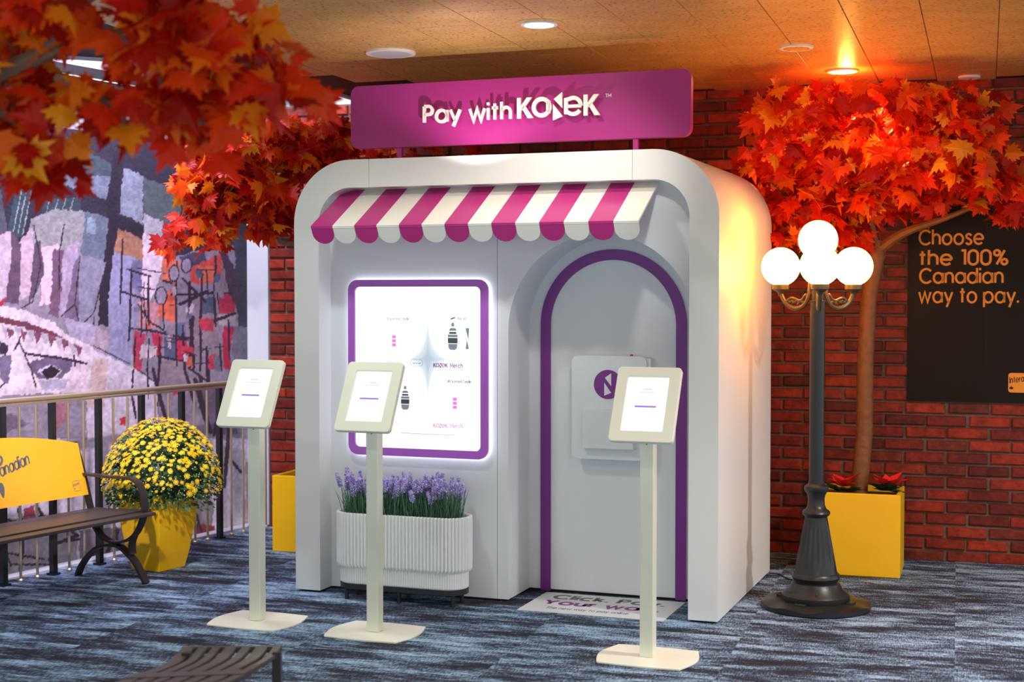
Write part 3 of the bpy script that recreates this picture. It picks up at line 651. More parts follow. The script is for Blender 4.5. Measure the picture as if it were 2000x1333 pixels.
for u in (.76,1.0,1.27,1.45,1.62): mb.tube([(u,-.034,.2),(u,.002,.2)], .004, 6)
mb.build('stand_off', M['purple'], sg)

# lit window display
VD = .10
ds = thing('window_display', 'glowing white product screen in a thick violet frame on the booth wall', 'screen', bp3(0,VD,0), YAW)
def dp(x, y): return bu(x, y, VD)
x0, z1_ = dp(680,547); x1, _ = dp(953,547); _, z0_ = dp(816,893)
MB().band_xz(rrect(x0,x1,z0_,z1_,.055,8), rrect(x0+.038,x1-.041,z0_+.042,z1_-.037,.028,8), -.004, VW-VD-.020).build('frame', M['framevio'], ds, fix=True, smooth=True)
MB().prism_xz(rrect(x0+.003,x1-.003,z0_+.003,z1_-.003,.052,8), VW-VD-.0198, VW-VD-.001).build('backlight', M['halo'], ds, fix=True)
sx0, sx1, sz0, sz1 = x0+.036, x1-.039, z0_+.040, z1_-.035
def screenmat():
    m, t, p = nodemat('display_screen'); N = t.nodes; L = t.links
    tc = N.new('ShaderNodeTexCoord'); sp = N.new('ShaderNodeSeparateXYZ'); L.new(tc.outputs['Object'], sp.inputs[0])
    cx, cz = dp(834,702)
    def ab(o, c, s):
        a_ = N.new('ShaderNodeMath'); a_.operation = 'SUBTRACT'; L.new(o, a_.inputs[0]); a_.inputs[1].default_value = c
        b_ = N.new('ShaderNodeMath'); b_.operation = 'ABSOLUTE'; L.new(a_.outputs[0], b_.inputs[0])
        d_ = N.new('ShaderNodeMath'); d_.operation = 'MULTIPLY'; L.new(b_.outputs[0], d_.inputs[0]); d_.inputs[1].default_value = s; 
        e_ = N.new('ShaderNodeMath'); e_.operation = 'POWER'; L.new(d_.outputs[0], e_.inputs[0]); e_.inputs[1].default_value = .55; return e_.outputs[0]
    s_ = N.new('ShaderNodeMath'); s_.operation = 'ADD'; L.new(ab(sp.outputs['X'],cx,1/.17), s_.inputs[0]); L.new(ab(sp.outputs['Z'],cz,1/.30), s_.inputs[1])
    r = ramp(N, [(.35,srgb(186,200,218)),(.72,srgb(216,228,242)),(1.0,(1,1,1))]); L.new(s_.outputs[0], r.inputs[0])
    r.color_ramp.interpolation = 'EASE'
    L.new(r.outputs[0], p.inputs['Emission Color']); p.inputs['Emission Strength'].default_value = 1.0; p.inputs['Base Color'].default_value = (.05,)*3+(1,); p.inputs['Roughness'].default_value = .3
    mr = N.new('ShaderNodeMapRange'); mr.inputs['From Min'].default_value = .7; mr.inputs['From Max'].default_value = 1.02; mr.inputs['To Min'].default_value = .66; mr.inputs['To Max'].default_value = .92
    L.new(s_.outputs[0], mr.inputs['Value']); L.new(mr.outputs[0], p.inputs['Emission Strength']); return m
MB().prism_xz(rrect(sx0,sx1,sz0,sz1,.028,8), .010, .016).build('screen', screenmat(), ds, fix=True)
Y0, Y1 = .0085, .0098
def dtext(s, px0, px1, py, h, m, w=.11):
    w *= 1.35
    u0, zz = dp(px0,py); u1, _ = dp(px1,py); mb = MB(); text(mb, s, u0, zz, h, w, Y0, Y1, .2, width=u1-u0); mb.build('print', m, ds, label='small printed line on the screen')
for (xa, xb, py, mk, mt) in ((845,872,718,'scr_purple','scr_purple'),(845,872,836,'scr_lilac','scr_lilac')):
    u0, zz = dp(xa,py); u1, _ = dp(xb+1.5,py); mb = MB(); wordmark(mb, u0, zz, .022, Y0, Y1, u1-u0); mb.build('print', M[mk], ds, label='wordmark printed on the screen'); dtext('Merch', 878, 902, py+.6, .022, M[mt], .10)
dtext('Merch', 756, 779, 714, .022, M['scr_lilac'], .09); dtext('ch', 766, 778, 832, .021, M['scr_card'], .09)
dtext('N Scented Candle', 755, 798, 625.5, .013, M['scr_grey'], .09); dtext('Bar Set', 893, 910, 625, .013, M['scr_grey'], .09); dtext('HN Scented Candle', 873, 919, 748, .014, M['scr_navy'], .10)
dtext('Add to cart', 804, 820.5, 711.5, .009, M['scr_grey'], .1)
mb = MB(); u0, zz = dp(812,709.5); ro = rrect(u0-.036,u0+.036,zz-.018,zz+.018,.0175,6); ri = rrect(u0-.0345,u0+.0345,zz-.0165,zz+.0165,.016,6); mb.band_xz(ro, ri, Y0, Y1); mb.build('print', M['scr_grey'], ds, fix=True, label='outlined pill button on the screen')
def shaker(px, py, hpx):
    u, zz = dp(px,py); k = hpx/2850*7.5; prof = [(.10,0),(.17,.06),(.2,.3),(.2,.55),(.14,.62),(.17,.68),(.12,.78),(.05,.82),(.06,.93),(.03,1)]
    bands = [(0,.22,'scr_grey'),(.24,.44,'scr_dark'),(.46,.56,'scr_grey'),(.585,.66,'scr_dark'),(.70,.80,'scr_grey'),(.86,1,'scr_grey')]
    pr = lambda t: np.interp(t,[p[1] for p in prof],[p[0] for p in prof])
    for a_,b_,m in bands:
        ts = np.linspace(a_,b_,5); pts = [(u+pr(t)*k*.95,zz+t*k) for t in ts]+[(u-pr(t)*k*.95,zz+t*k) for t in ts[::-1]]
        MB().prism_xz(pts, Y0, Y1).build('print', M[m], ds, label='dark shaker pictured on the screen')
shaker(883,684,54); shaker(790,801,48)
u0, zz = dp(912,664); mb = MB(); mb.prism_xz([(u0-.004,zz),(u0+.007,zz-.048),(u0-.011,zz-.05)],Y0,Y1); mb.prism_xz([(u0+.004,zz+.0),(u0-.012,zz+.06),(u0+.009,zz+.06)],Y0,Y1); mb.build('print', M['scr_grey'], ds, fix=True, label='grey hourglass tool pictured on the screen')
u0, zz = dp(883,623); mb = MB(); mb.prism_xz([(u0-.014,zz-.006),(u0+.014,zz+.004),(u0+.012,zz+.009),(u0-.010,zz+.003)],Y0,Y1); mb.build('print', M['scr_dark'], ds)
for px, py in ((768,666),(887,788)):
    u0, zz = dp(px,py); mb = MB()
    for a_ in range(3): mb.box(u0-.011,u0+.011,Y0,Y1,zz-.03+a_*.021,zz-.03+a_*.021+.016)
    mb.build('print', M['scr_pink'], ds, label='pink candle pictured on the screen')
ua, za = dp(782,846.5); ub, zb_ = dp(886,851.5); MB().prism_xz([(ua,za-.002),(ub,zb_-.001),(ub,zb_+.002),(ua,za+.002)],Y0,Y1).build('print', M['scr_lilac'], ds, fix=True, label='thin lilac line on the screen')

# hatch box on the door
VB = VN-.075
hb = thing('hatch_box', 'white rounded hatch panel with round violet emblem hung on the door', 'box', bp3(0,VB,0), YAW)
def hp(x, y, v=VB): return bu(x, y, v)
xa, za = hp(1116.5,694.5); xb, _ = hp(1263,694.5); _, zc = hp(1116.5,896)
MB().prism_xz(rrect(xa,xb,zc,za,.035,6), 0, .014).build('panel', M['wallwhite'], hb, bevel=.002); MB().box(xa+.03,xb+.018,.014,.068,zc+.02,za-.012).build('backing_box', M['wallwhite'], hb)
cx_, cz_ = hp(1187.5,751.5); dk = MB().prism_xz(arc(cx_,cz_,.0765,0,360,40)[:-1], -.002, 0).build('emblem', M['violet'], hb, label='round violet emblem')
h = .1; mb = MB()
for pts in ([(.04,.86),(.46,.42),(.46,1.10)],[(0,-.10),(.46,.06),(0,.60)]): mb.prism_xz([(cx_+(a_-.24)*.082,cz_+(b_-.5)*.098) for a_,b_ in pts], -.0035, -.0022)
mb.build('emblem_mark', M['wallwhite'], dk)
xa2, za2 = hp(1137,800,VB-.03); xb2, _ = hp(1237,800,VB-.03); _, zc2 = hp(1187,878,VB-.03)
MB().box(xa2,xb2,-.032,0,zc2,za2).build('flap', M['wallwhite'], hb, bevel=.003)
xr, zr = hp(1233.5,694,VB+.03); MB().lathe([(.010,0),(.010,.012),(.007,.019),(.002,.022)],14).build('red_button', M['red'], hb, smooth=True, loc=(xr,.03,za-.012))

# printed floor mat
fm = thing('floor_mat', 'white printed floor mat lying before the arched door', 'mat', bp3(1.277,-.03,.0), YAW)
MB().box(0,.757,0,.458,0,.003).build('sheet', M['matwhite'], fm)
def floortext(s, x_, y_, h_, w_, wid, m):
    mb = MB(); text(mb, s, x_, y_, h_, w_, 0, .0006, .2, width=wid); mb.v = [(a_,c_,.0030+ (.0006 if b_ == 0 else 0)) for a_,b_,c_ in mb.v]; mb.build('print', m, fm)
floortext('Click. Pay.', .085, .315, .088, .17, .585, M['greyprint']); floortext('Your way.', .075, .180, .088, .17, .60, M['purpleprint']); floortext('The new way to pay online', .125, .075, .042, .10, .43, M['navy'])

# ------------------------------------------------------------------ tablet stands
def stand(px, py, label):
    g = onz(px, py); t = thing('tablet_stand', label, 'tablet stand', (g.x,g.y,0), R(-21), 'tablet stands in front of the booth')
    t.location = (g.x+EV.x*.03, g.y+EV.y*.03, 0)
    base = smoothpath([(-.165,-.17),(0,-.18),(.165,-.17),(.19,-.15),(.222,0),(.19,.15),(.165,.17),(0,.18),(-.165,.17),(-.19,.15),(-.222,0),(-.19,-.15),(-.165,-.17)],5)[:-1]
    MB().prism_xy(base, 0, .008).build('base_plate', M['stand'], t, bevel=.002)
    MB().box(-.031,.031,-.028,.028,.008,1.06).build('post', M['steel'], t, bevel=.004)
    mb = MB()
    for z_ in (.945,.975): mb.add([(.0+.005*math.cos(i*1.05),-.0288,z_+.005*math.sin(i*1.05)) for i in range(6)], [(0,1,2,3,4,5)])
    mb.build('screw', M['dark'], t)
    w, h, th = .287, .352, .026
    H = Matrix.Translation((0,-.048,1.115)) @ Matrix.Rotation(R(-27.5),4,'X')
    def put(mb, name, m, par, **k):
        mb.v = [tuple(H @ Vector(v)) for v in mb.v]; return mb.build(name, m, par, **k)
    hd = put(MB().band_xz(rrect(-w/2,w/2,-h/2,h/2,.018,5), rrect(-.093,.093,-.125,.130,.006,5), -th/2, th/2), 'head', M['stand'], t, bevel=.003, fix=True)
    put(MB().prism_xz(rrect(-w/2+.004,w/2-.004,-h/2+.004,h/2-.004,.016,5), th/2-.004, th/2+.001), 'back_cover', M['stand'], hd, fix=True)
    put(MB().box(-.0935,.0935,-.002,.006,-.1255,.1305), 'screen', M['screen'], hd)
    put(MB().box(-.048,.048,-.0032,-.0024,-.012,-.004), 'button_bar', M['screenbar'], hd)
    mb = MB(); mb.box(-.02,.02,-.0032,-.0024,.072,.076); mb.box(-.038,.038,-.0032,-.0024,.058,.0605); mb.box(.032,.036,-.0032,-.0024,-.032,-.029); put(mb, 'screen_text', M['screengrey'], hd)
    put(MB().box(-.05,.05,th/2,th/2+.03,-.06,.06), 'mount', M['stand'], hd)
stand(497,1217,'cream tablet stand farthest left, beside the yellow flower pot')
stand(727,1239,'cream tablet stand in front of the lavender planter and window display')
stand(1262,1289,'cream tablet stand in front of the arched door')

# ------------------------------------------------------------------ lavender planter
lp = thing('lavender_planter', 'white ribbed oval planter on a black six-legged rack against the booth', 'planter', bp3(.648,-.025,0), YAW)
def stad(L, D, nrib, depth, per=6):
    r = D/2; s = L/2-r; per_len = 4*s+2*math.pi*r; n = nrib*per; out = []
    for i in range(n):
        t = per_len*i/n; d = depth*(abs(math.sin(math.pi*i/per))-1)
        if t < 2*s: p = (-s+t,-r); q = (0,-1)
        elif t < 2*s+math.pi*r: a_ = (t-2*s)/r-math.pi/2; p = (s+r*math.cos(a_), r*math.sin(a_)); q = (math.cos(a_), math.sin(a_))
        elif t < 4*s+math.pi*r: p = (s-(t-2*s-math.pi*r), r); q = (0,1)
        else: a_ = (t-4*s-math.pi*r)/r+math.pi/2; p = (-s+r*math.cos(a_), r*math.sin(a_)); q = (math.cos(a_), math.sin(a_))
        out.append((p[0]+q[0]*d, p[1]+q[1]*d))
    return out
def shell(o, zs, cap=True):
    mb = MB(); n = len(o); vs = []
    for sc_, z_ in zs: vs += [(x_*sc_[0], y_*sc_[1], z_) for x_,y_ in o]
    fs = [(k*n+i, k*n+(i+1) % n, (k+1)*n+(i+1) % n, (k+1)*n+i) for k in range(len(zs)-1) for i in range(n)]
    return mb.add(vs, fs)
o1 = stad(.752,.235,90,.012); one = (1,1)
mb = shell(o1, [((.94,.86),.178),((.985,.97),.180),(one,.192),(one,.455),((.995,.985),.460),((.97,.92),.460),((.96,.90),.40)])
mb.build('upper_tub', M['planterwhite'], lp)
o2 = stad(.712,.205,130,.0028,4); mb = shell(o2, [((.95,.85),.088),((.99,.97),.09),(one,.096),(one,.19)]); mb.build('lower_tub', M['planterwhite'], lp)
o3 = stad(.712,.200,30,0,2); mb = shell(o3, [((.93,.78),.062),(one,.062),(one,.088),((.93,.78),.088),((.93,.78),.062)]); mb.build('rack', M['rackblack'], lp)
for x_ in (-.30,0,.30):
    for y_ in (-.062,.062): MB().tube([(x_,y_,0),(x_,y_,.065)], .011, 10).build('leg', M['rackblack'], lp, smooth=True)
mb = MB(); mb.add([(x_*.95,y_*.9,.42) for x_,y_ in o3], [tuple(range(len(o3)))]); mb.build('soil', M['soil'], lp)
lv = thing('lavender', 'row of artificial lavender with purple spikes growing in the white planter', 'lavender', bp3(.648,-.025,.42), YAW)
mb = MB(); r2 = random.Random(5)
for k in range(1500):
    x_ = r2.uniform(-.315,.30); y_ = r2.uniform(-.075,.075); h_ = r2.uniform(.08,.20); lx = r2.gauss(0,.028)+x_*.03; ly = r2.gauss(0,.025); w = .0018
    a_ = r2.uniform(0,3.14); dx, dy = w*math.cos(a_), w*math.sin(a_)
    mb.add([(x_-dx,y_-dy,0),(x_+dx,y_+dy,0),(x_+lx*.5+dx,y_+ly*.5+dy,h_*.6),(x_+lx*.5-dx,y_+ly*.5-dy,h_*.6),(x_+lx,y_+ly,h_)], [(0,1,2,3),(3,2,4)])
mb.build('foliage', M['lavleaf'], lv, kind='stuff')
sprigs = []
for k in range(5):
    mb = MB(); r3 = random.Random(40+k); hs = .14; hl = .055+.01*r3.random(); bend = r3.uniform(-.015,.015)
    mb.tube([(0,0,0),(bend*.4,0,hs*.5),(bend,0,hs),(bend*1.3,0,hs+hl)], .0014, 4, 0)
    for j in range(46):
        t = j/46; a_ = j*2.4; r_ = .0100*(1-t*.55)*(.8+.4*r3.random()); z_ = hs+t*hl
        c_ = Vector((bend+bend*.3*t+r_*math.cos(a_), r_*math.sin(a_), z_)); s_ = .0050
        mb.add([c_+Vector((s_,0,0)),c_+Vector((0,s_,0)),c_-Vector((s_,0,0)),c_-Vector((0,s_,0)),c_+Vector((0,0,s_*1.3)),c_-Vector((0,0,s_))], [(0,1,4),(1,2,4),(2,3,4),(3,0,4),(1,0,5),(2,1,5),(3,2,5),(0,3,5)], 1)
    me = bpy.data.meshes.new('sprig'); me.from_pydata(mb.v, [], mb.f); me.materials.append(M['lavleaf']); me.materials.append(M['lavflower']); me.polygons.foreach_set('material_index', mb.m); sprigs.append(me)
for k in range(92):
    x_ = -.315+.62*((k*.618) % 1); y_ = r2.uniform(-.06,.06); dup(sprigs[k % 5], 'sprig', lv, (x_,y_,r2.uniform(-.035,.02)), (R(r2.gauss(0,9)),R(r2.gauss(x_*22,9)),r2.uniform(0,6.28)), r2.uniform(1.0,1.28))

# ------------------------------------------------------------------ street lamp
lampP = Vector((1.546,7.382,0))
la = thing('street_lamp', 'black lamp post with four lit white globes and scrolled bronze arms', 'street lamp', lampP, R(0))
mb = MB(); n = 72; vs = []; fs = []
rings = [(.262,0),(.274,.006),(.274,None),(.235,None),(.12,.042)]
for r_, z_ in rings:
    for i in range(n):
        a_ = 2*math.pi*i/n; wv = .5+.5*math.cos(8*a_)
        zz = z_ if z_ is not None else (.022+.012*wv if r_ > .25 else .036+.006*wv)
        vs.append((r_*math.cos(a_), r_*math.sin(a_), zz))
for k in range(len(rings)-1):
    for i in range(n): j = (i+1) % n; fs.append((k*n+i,k*n+j,(k+1)*n+j,(k+1)*n+i))
mb.add(vs, fs); mb.build('weight_plate', M['black'], la, smooth=True)
for i in range(4):
    a_ = R(45+90*i+10); MB().box(.172,.205,-.028,.028,.030,.05).build('pad', M['black'], la, rot=(0,0,a_), bevel=.004)
MB().lathe([(.165,.030),(.170,.038),(.170,.068),(.160,.080),(.132,.105),(.120,.130),(.108,.135),(.116,.148),(.122,.158),(.120,.172),(.112,.180)], 48).build('base', M['black'], la, smooth=True)
pr = [(.108,.176),(.104,.20),(.086,.30),(.068,.40),(.057,.455),(.055,.468)]
MB().lathe(pr, 40, flute=(1,4,.93)).build('fluted_column', M['black'], la, smooth=True)
MB().lathe([(.055,.465),(.066,.474),(.071,.485),(.066,.496),(.052,.505),(.043,.525),(.041,.555),(.046,.578),(.056,.594),(.062,.604),(.060,.620),(.046,.630),(.040,.634),(.040,.645)], 36).build('neck', M['black'], la, smooth=True)
MB().lathe([(.0375,.63),(.0375,1.555),(.039,1.556),(.039,1.562),(.030,1.565),(.030,1.70),(.033,1.74)], 28).build('post', M['black'], la, smooth=True)
for a_ in (R(30),R(-100),R(200)): MB().lathe([(.006,0),(.006,.006),(.003,.010)],10).build('bolt', M['black'], la, loc=(.15*math.cos(a_),.15*math.sin(a_),.087), smooth=True)
GR = .099
def globe(x_, y_, z_):
    pf = []
    for i in range(19):
        a_ = -68+158*i/18; pf.append((GR*math.cos(R(a_)), GR*math.sin(R(a_))))
    pf[-1] = (.0005, GR)
    MB().lathe(pf, 40).build('globe', M['globe'], la, loc=(x_,y_,z_), smooth='full')
    zb_ = -GR*.93
    MB().lathe([(.008,zb_-.060),(.012,zb_-.050),(.018,zb_-.038),(.043,zb_-.024),(.044,zb_),(.038,zb_+.001)], 28).build('cup', M['bronze'], la, loc=(x_,y_,z_), smooth=True)
globe(0,0,1.869)
for ang in (20.9,140.9,-99.1):
    a_ = R(ang); gx, gy = .211*math.cos(a_), .211*math.sin(a_); globe(gx,gy,1.736)
    am = MB()
    main = smoothpath([(.040,1.70),(.046,1.62),(.050,1.585),(.075,1.540),(.115,1.522),(.155,1.530),(.190,1.560),(.205,1.590),(.211,1.600)],5)
    am.tube([(p[0],0,p[1]) for p in main], [.0095+.003*math.sin(math.pi*i/(len(main)-1)) for i in range(len(main))], 8)
    up = smoothpath([(.060,1.575),(.062,1.592),(.072,1.588),(.085,1.570),(.105,1.562),(.125,1.570),(.150,1.575),(.172,1.562),(.182,1.552)],4); am.tube([(p[0],0,p[1]) for p in up], .0072, 7)
    for cx_, cz_, r_ in ((.115,1.548,.016),(.143,1.552,.011),(.088,1.552,.009),(.165,1.553,.008)):
        am.tube([(cx_+r_*(1-.10*t)*math.cos(t*.6),0,cz_+r_*(1-.10*t)*math.sin(t*.6)) for t in range(9)], .0058, 6)
    am.tube([(.047+.012*math.cos(t*.6)*(1-.07*t),0,1.715+.012*math.sin(t*.6)*(1-.07*t)) for t in range(11)], .004, 6)
    am.tube([(.030,0,1.675),(.046,0,1.675)], .006, 8); am.tube([(.030,0,1.60),(.048,0,1.60)], .006, 8)
    am.build('arm', M['bronze'], la, rot=(0,0,a_), smooth=True)
c_ = [onz(x_,y_,.004) for x_,y_ in ((1502,1120),(1512,1121),(1524,1123),(1536,1130),(1552,1134))]; cdm = MB().tube([p for p in smoothpath([tuple(p) for p in c_],5)], .0042, 8).build('power_cord', M['cord'], smooth=True)
tag(cdm, 'thin black power cord running from the booth to the lamp base', 'cord')

# ------------------------------------------------------------------ poster
po = thing('wall_poster', 'dark brown poster with orange lettering hung on the brick wall', 'poster', W1-WN*.014, WANG)
def pp(x, y): P = onpl(x, y, W1-WN*.016, WN)-W1; return P.dot(WD), P.z
xa, za = pp(1770.5,783.5); MB().box(xa,xa+.92,0,.006,za,za+1.16).build('sheet', M['poster'], po)
MB().add([(xa+.449,-.0008,za+.2),(xa+.4505,-.0008,za+.2),(xa+.4505,-.0008,za+1.1),(xa+.449,-.0008,za+1.1)],[(0,1,2,3)]).build('crease', M['dark'], po)
mb = MB()
for s_, xl, xr, yb in (('Choose',1796,1920,478),('the 100%',1796,1967,517.5),('Canadian',1797,1958,553),('way to pay.',1795,1988,591)):
    u0, z_ = pp(xl,yb); u1, _ = pp(xr,yb); text(mb, s_, u0, z_, .083 if s_[0] in 'Ct' else .086, .118, -.002, .001, .17, width=u1-u0)
mb.build('lettering', M['posterorange'], po)
u0, z_ = pp(1969,767); lg = MB().prism_xz(rrect(u0,u0+.118,z_,z_+.115,.016,5), -.002, .001).build('logo_tile', M['posterorange'], po)
mb = MB(); text(mb, 'Interac', u0+.008, z_+.055, .035, .13, -.0035, -.0022, .2, width=.095, rise=.16); ox, oz = u0+.018, z_+.020
mb.prism_xz([(ox+a_*.022,oz+b_*.02) for a_,b_ in leaf_outline()], -.0035, -.0022); mb.build('logo_print', M['poster'], lg, fix=True)

# ------------------------------------------------------------------ ceiling fittings
def fitting(name, label, cat, px, py, r_, lens, z_=CZ):
    g = onz(px, py, z_); t = thing(name, label, cat, (g.x,g.y,z_+.002), 0); n_ = 40
    MB().lathe([(r_,0),(r_,-.010),(r_*.90,-.013),(r_*.80,-.011),(r_*.78,-.003)], n_).build('rim', M['fixture'], t, smooth=True)
    MB().lathe([(r_*.8,-.006),(r_*.8,-.0118),(.002,-.0122)], n_).build('lens' if 'light' in cat else 'grille', lens, t, smooth=True); return t
M['grille'] = mat('speaker_grille', (.62,.60,.62), .7, bump=.8, bscale=300)
fitting('ceiling_speaker', 'round white speaker grille in the gold ceiling left of the downlight', 'speaker', 763, 103, .130, M['grille'])
fitting('downlight', 'lit white recessed downlight in the ceiling above the awning', 'downlight', 1053, 46, .085, M['lampdisc'])
fitting('cover_disc', 'plain flat round cover disc in the orange-lit ceiling right of the sign', 'ceiling cover', 1555, 92, .085, M['gold'])
fitting('downlight', 'amber lit downlight in the ceiling above the right-hand maple tree', 'downlight', 1645, 138, .085, M['amberdisc'])
fitting('smoke_detector', 'small white ceiling detector near the wall above the poster', 'detector', 1893, 150, .062, M['fixture'])
mb = MB(); g = onz(1053,46,CZ); mb.lathe([(.112,0),(.112,-.003),(.090,-.003)],40); mb.build('ring_plate', M['gold'], [o for o in bpy.data.objects if o.name == 'downlight'][0])

# ------------------------------------------------------------------ railing
rail = thing('stair_railing', 'stair railing with brass handrail, black posts and slim brass balusters', 'railing', R0, mang)
mb = MB(); mb.tube([(-6.2,0,1.010),(.04,0,1.010)], .015, 12); mb.build('handrail', M['brass'], rail, smooth=True)
MB().box(-6.2,.04,-.010,.010,.980,.992).build('under_rail', M['brass'], rail)
P9 = (onz(425,1051)-R0).dot(RD)
pm = MB().box(-.016,.016,-.016,.016,0,.982).box(-.027,.027,-.027,.027,0,.012); pmesh = pm.build('post', M['railblack'], rail, loc=(P9,0,0)).data
bmz = MB().tube([(0,0,0),(0,0,.975)], .0075, 8).lathe([(.018,0),(.018,.012),(.009,.02)],10); bmesh_ = bmz.build('baluster', M['brass'], rail, loc=(P9+.118,0,0), smooth=True).data
for k in range(-15,2):
    x_ = P9+.357*k
    if k and x_ < .02: dup(pmesh, 'post', rail, (x_,0,0))
    for j in (1,2):
        if x_+.119*j < .03 and not (k == 0 and j == 1): dup(bmesh_, 'baluster', rail, (x_+.119*j,0,0))

# ------------------------------------------------------------------ bench with printed yellow back
F0 = onz(289,1140); BY = Vector((-.873,.487,0)); BX = Vector((.487,.873,0)); bang = math.atan2(BX.y,BX.x)
bn = thing('park_bench', 'dark metal park bench with printed yellow backrest in front of the railing', 'bench', (F0.x,F0.y,0), bang)
def bl(px, py, x_=0): P = onpl(px, py, F0+BX*x_, BX)-F0; return (P.dot(BY), P.z)
c8 = lambda q: (q[0]*.2326, 840+q[1]*.2326)
def bpath(pts, n=6, x_=-.02): return smoothpath([bl(*c8(p), x_) for p in pts], n)
arm = bpath([(712,368),(800,380),(900,392),(1000,400),(1075,402),(1140,425),(1190,490),(1212,570),(1216,660),(1205,740),(1180,810),(1140,880),(1080,925),(1000,945),(930,935),(860,890),(815,830)])
leg = bpath([(655,1228),(690,1140),(745,1060),(830,985),(930,965),(1010,980),(1080,1040),(1140,1110),(1190,1200),(1232,1288)]); leg = [(y_,max(z_,0.006)) for y_,z_ in leg]
lk = bpath([(1135,885),(1112,960),(1118,1045)])
bk = bpath([(640,105),(690,260),(735,440),(775,620),(800,720),(830,830)])
for x_ in (-.045,-1.36):
    MB().flatbar(arm, x_, x_+.045, .013).build('arm_rest', M['benchmetal'], bn, smooth=True, fix=True); MB().flatbar(leg, x_, x_+.045, .016).build('leg', M['benchmetal'], bn, smooth=True, fix=True)
    MB().flatbar(lk, x_, x_+.045, .014).build('leg_link', M['benchmetal'], bn, smooth=True, fix=True); MB().flatbar([(y_+.016,z_) for y_,z_ in bk], x_-.0, x_+.04, .014).build('back_post', M['benchmetal'], bn, smooth=True, fix=True)
for y_, w_, z_ in ((-.045,.078,.395),(.045,.080,.402),(.137,.080,.398),(.229,.080,.393),(.321,.085,.392)):
    MB().box(-1.40,.02,y_,y_+w_,z_-.018,z_).build('seat_slat', M['benchslat'], bn, bevel=.004)
bt = bl(151,866,-.03); bb = bl(172,966.4,-.03)
nn = 24; vs = []; fs = []
for i in range(nn+1):
    t = i/nn; xx = -1.33+t*1.30; cr = 1-(2*t-1)**2
    for y_, z_, off in ((bb[0],bb[1]-.0*cr,0),(bt[0]+.075*cr*(bt[0]-bb[0])/(bt[1]-bb[1]),bt[1]+.075*cr,0)): vs += [(xx,y_-.004,z_),(xx,y_+.006,z_)]
    if i:
        a_ = (i-1)*4; b_ = i*4
        fs += [(a_,b_,b_+2,a_+2),(a_+1,a_+3,b_+3,b_+1),(a_+2,b_+2,b_+3,a_+3),(a_,a_+1,b_+1,b_)]
fs += [(0,2,3,1),(nn*4,nn*4+1,nn*4+3,nn*4+2)]
bkp = MB().add(vs, fs).build('backrest', M['benchyel'], bn, fix=True)
tilt = math.atan2(bt[0]-bb[0], bt[1]-bb[1])
def onback(mb, name, m):
    Hm = Matrix.Translation((0,bb[0]-.0045,bb[1])) @ Matrix.Rotation(-tilt,4,'X'); mb.v = [tuple(Hm @ Vector(v)) for v in mb.v]; return mb.build(name, m, bkp)
BPN = (BY*math.cos(tilt)-Vector((0,0,1))*math.sin(tilt)).normalized(); BPP = F0+BY*(bb[0]-.004)+Vector((0,0,bb[1]))
def bkx(px, py): P = onpl(px, py, BPP, BPN)-BPP; v = BY*math.sin(tilt)+Vector((0,0,math.cos(tilt))); return P.dot(BX), P.dot(v)
xa, za = bkx(0,932.5); xb, zb2 = bkx(57.5,906.5); rs = (zb2-za)/(xb-xa); wl_ = (xb-xa)*1.16; mb = MB(); xs = xb-wl_
text(mb, 'Canadian', xs, zb2-rs*wl_, .062, .155, -.0006, .0004, .16, width=wl_, rise=rs); onback(mb, 'print', M['greyprint'])
mb = MB(); xa, za = bkx(-7,911); text(mb, 'p', xa, za, .062, .155, -.0006, .0004, .16, rise=rs); onback(mb, 'print', M['greyprint'])
xa, za = bkx(3,955); mb = MB(); mb.prism_xz([(xa+.024*math.cos(t*.4)*(.7+.3*math.sin(t*.4)), za+.042*math.sin(t*.4)-.01) for t in range(16)][::1], -.0006, .0004); onback(mb, 'print', M['greyprint'])
xa, za = bkx(149.5,949.5); mb = MB(); mb.band_xz(rrect(xa-.026,xa+.026,za-.029,za+.029,.008,4), rrect(xa-.0245,xa+.0245,za-.0275,za+.0275,.007,4), -.0006,.0004); text(mb, 'Interac', xa-.021, za-.001, .013, .13, -.0006,.0004,.2,width=.042,rise=.2); mb.prism_xz([(xa-.016+a_*.009,za-.017+b_*.008) for a_,b_ in leaf_outline()],-.0006,.0004); onback(mb, 'print', M['greyprint'])

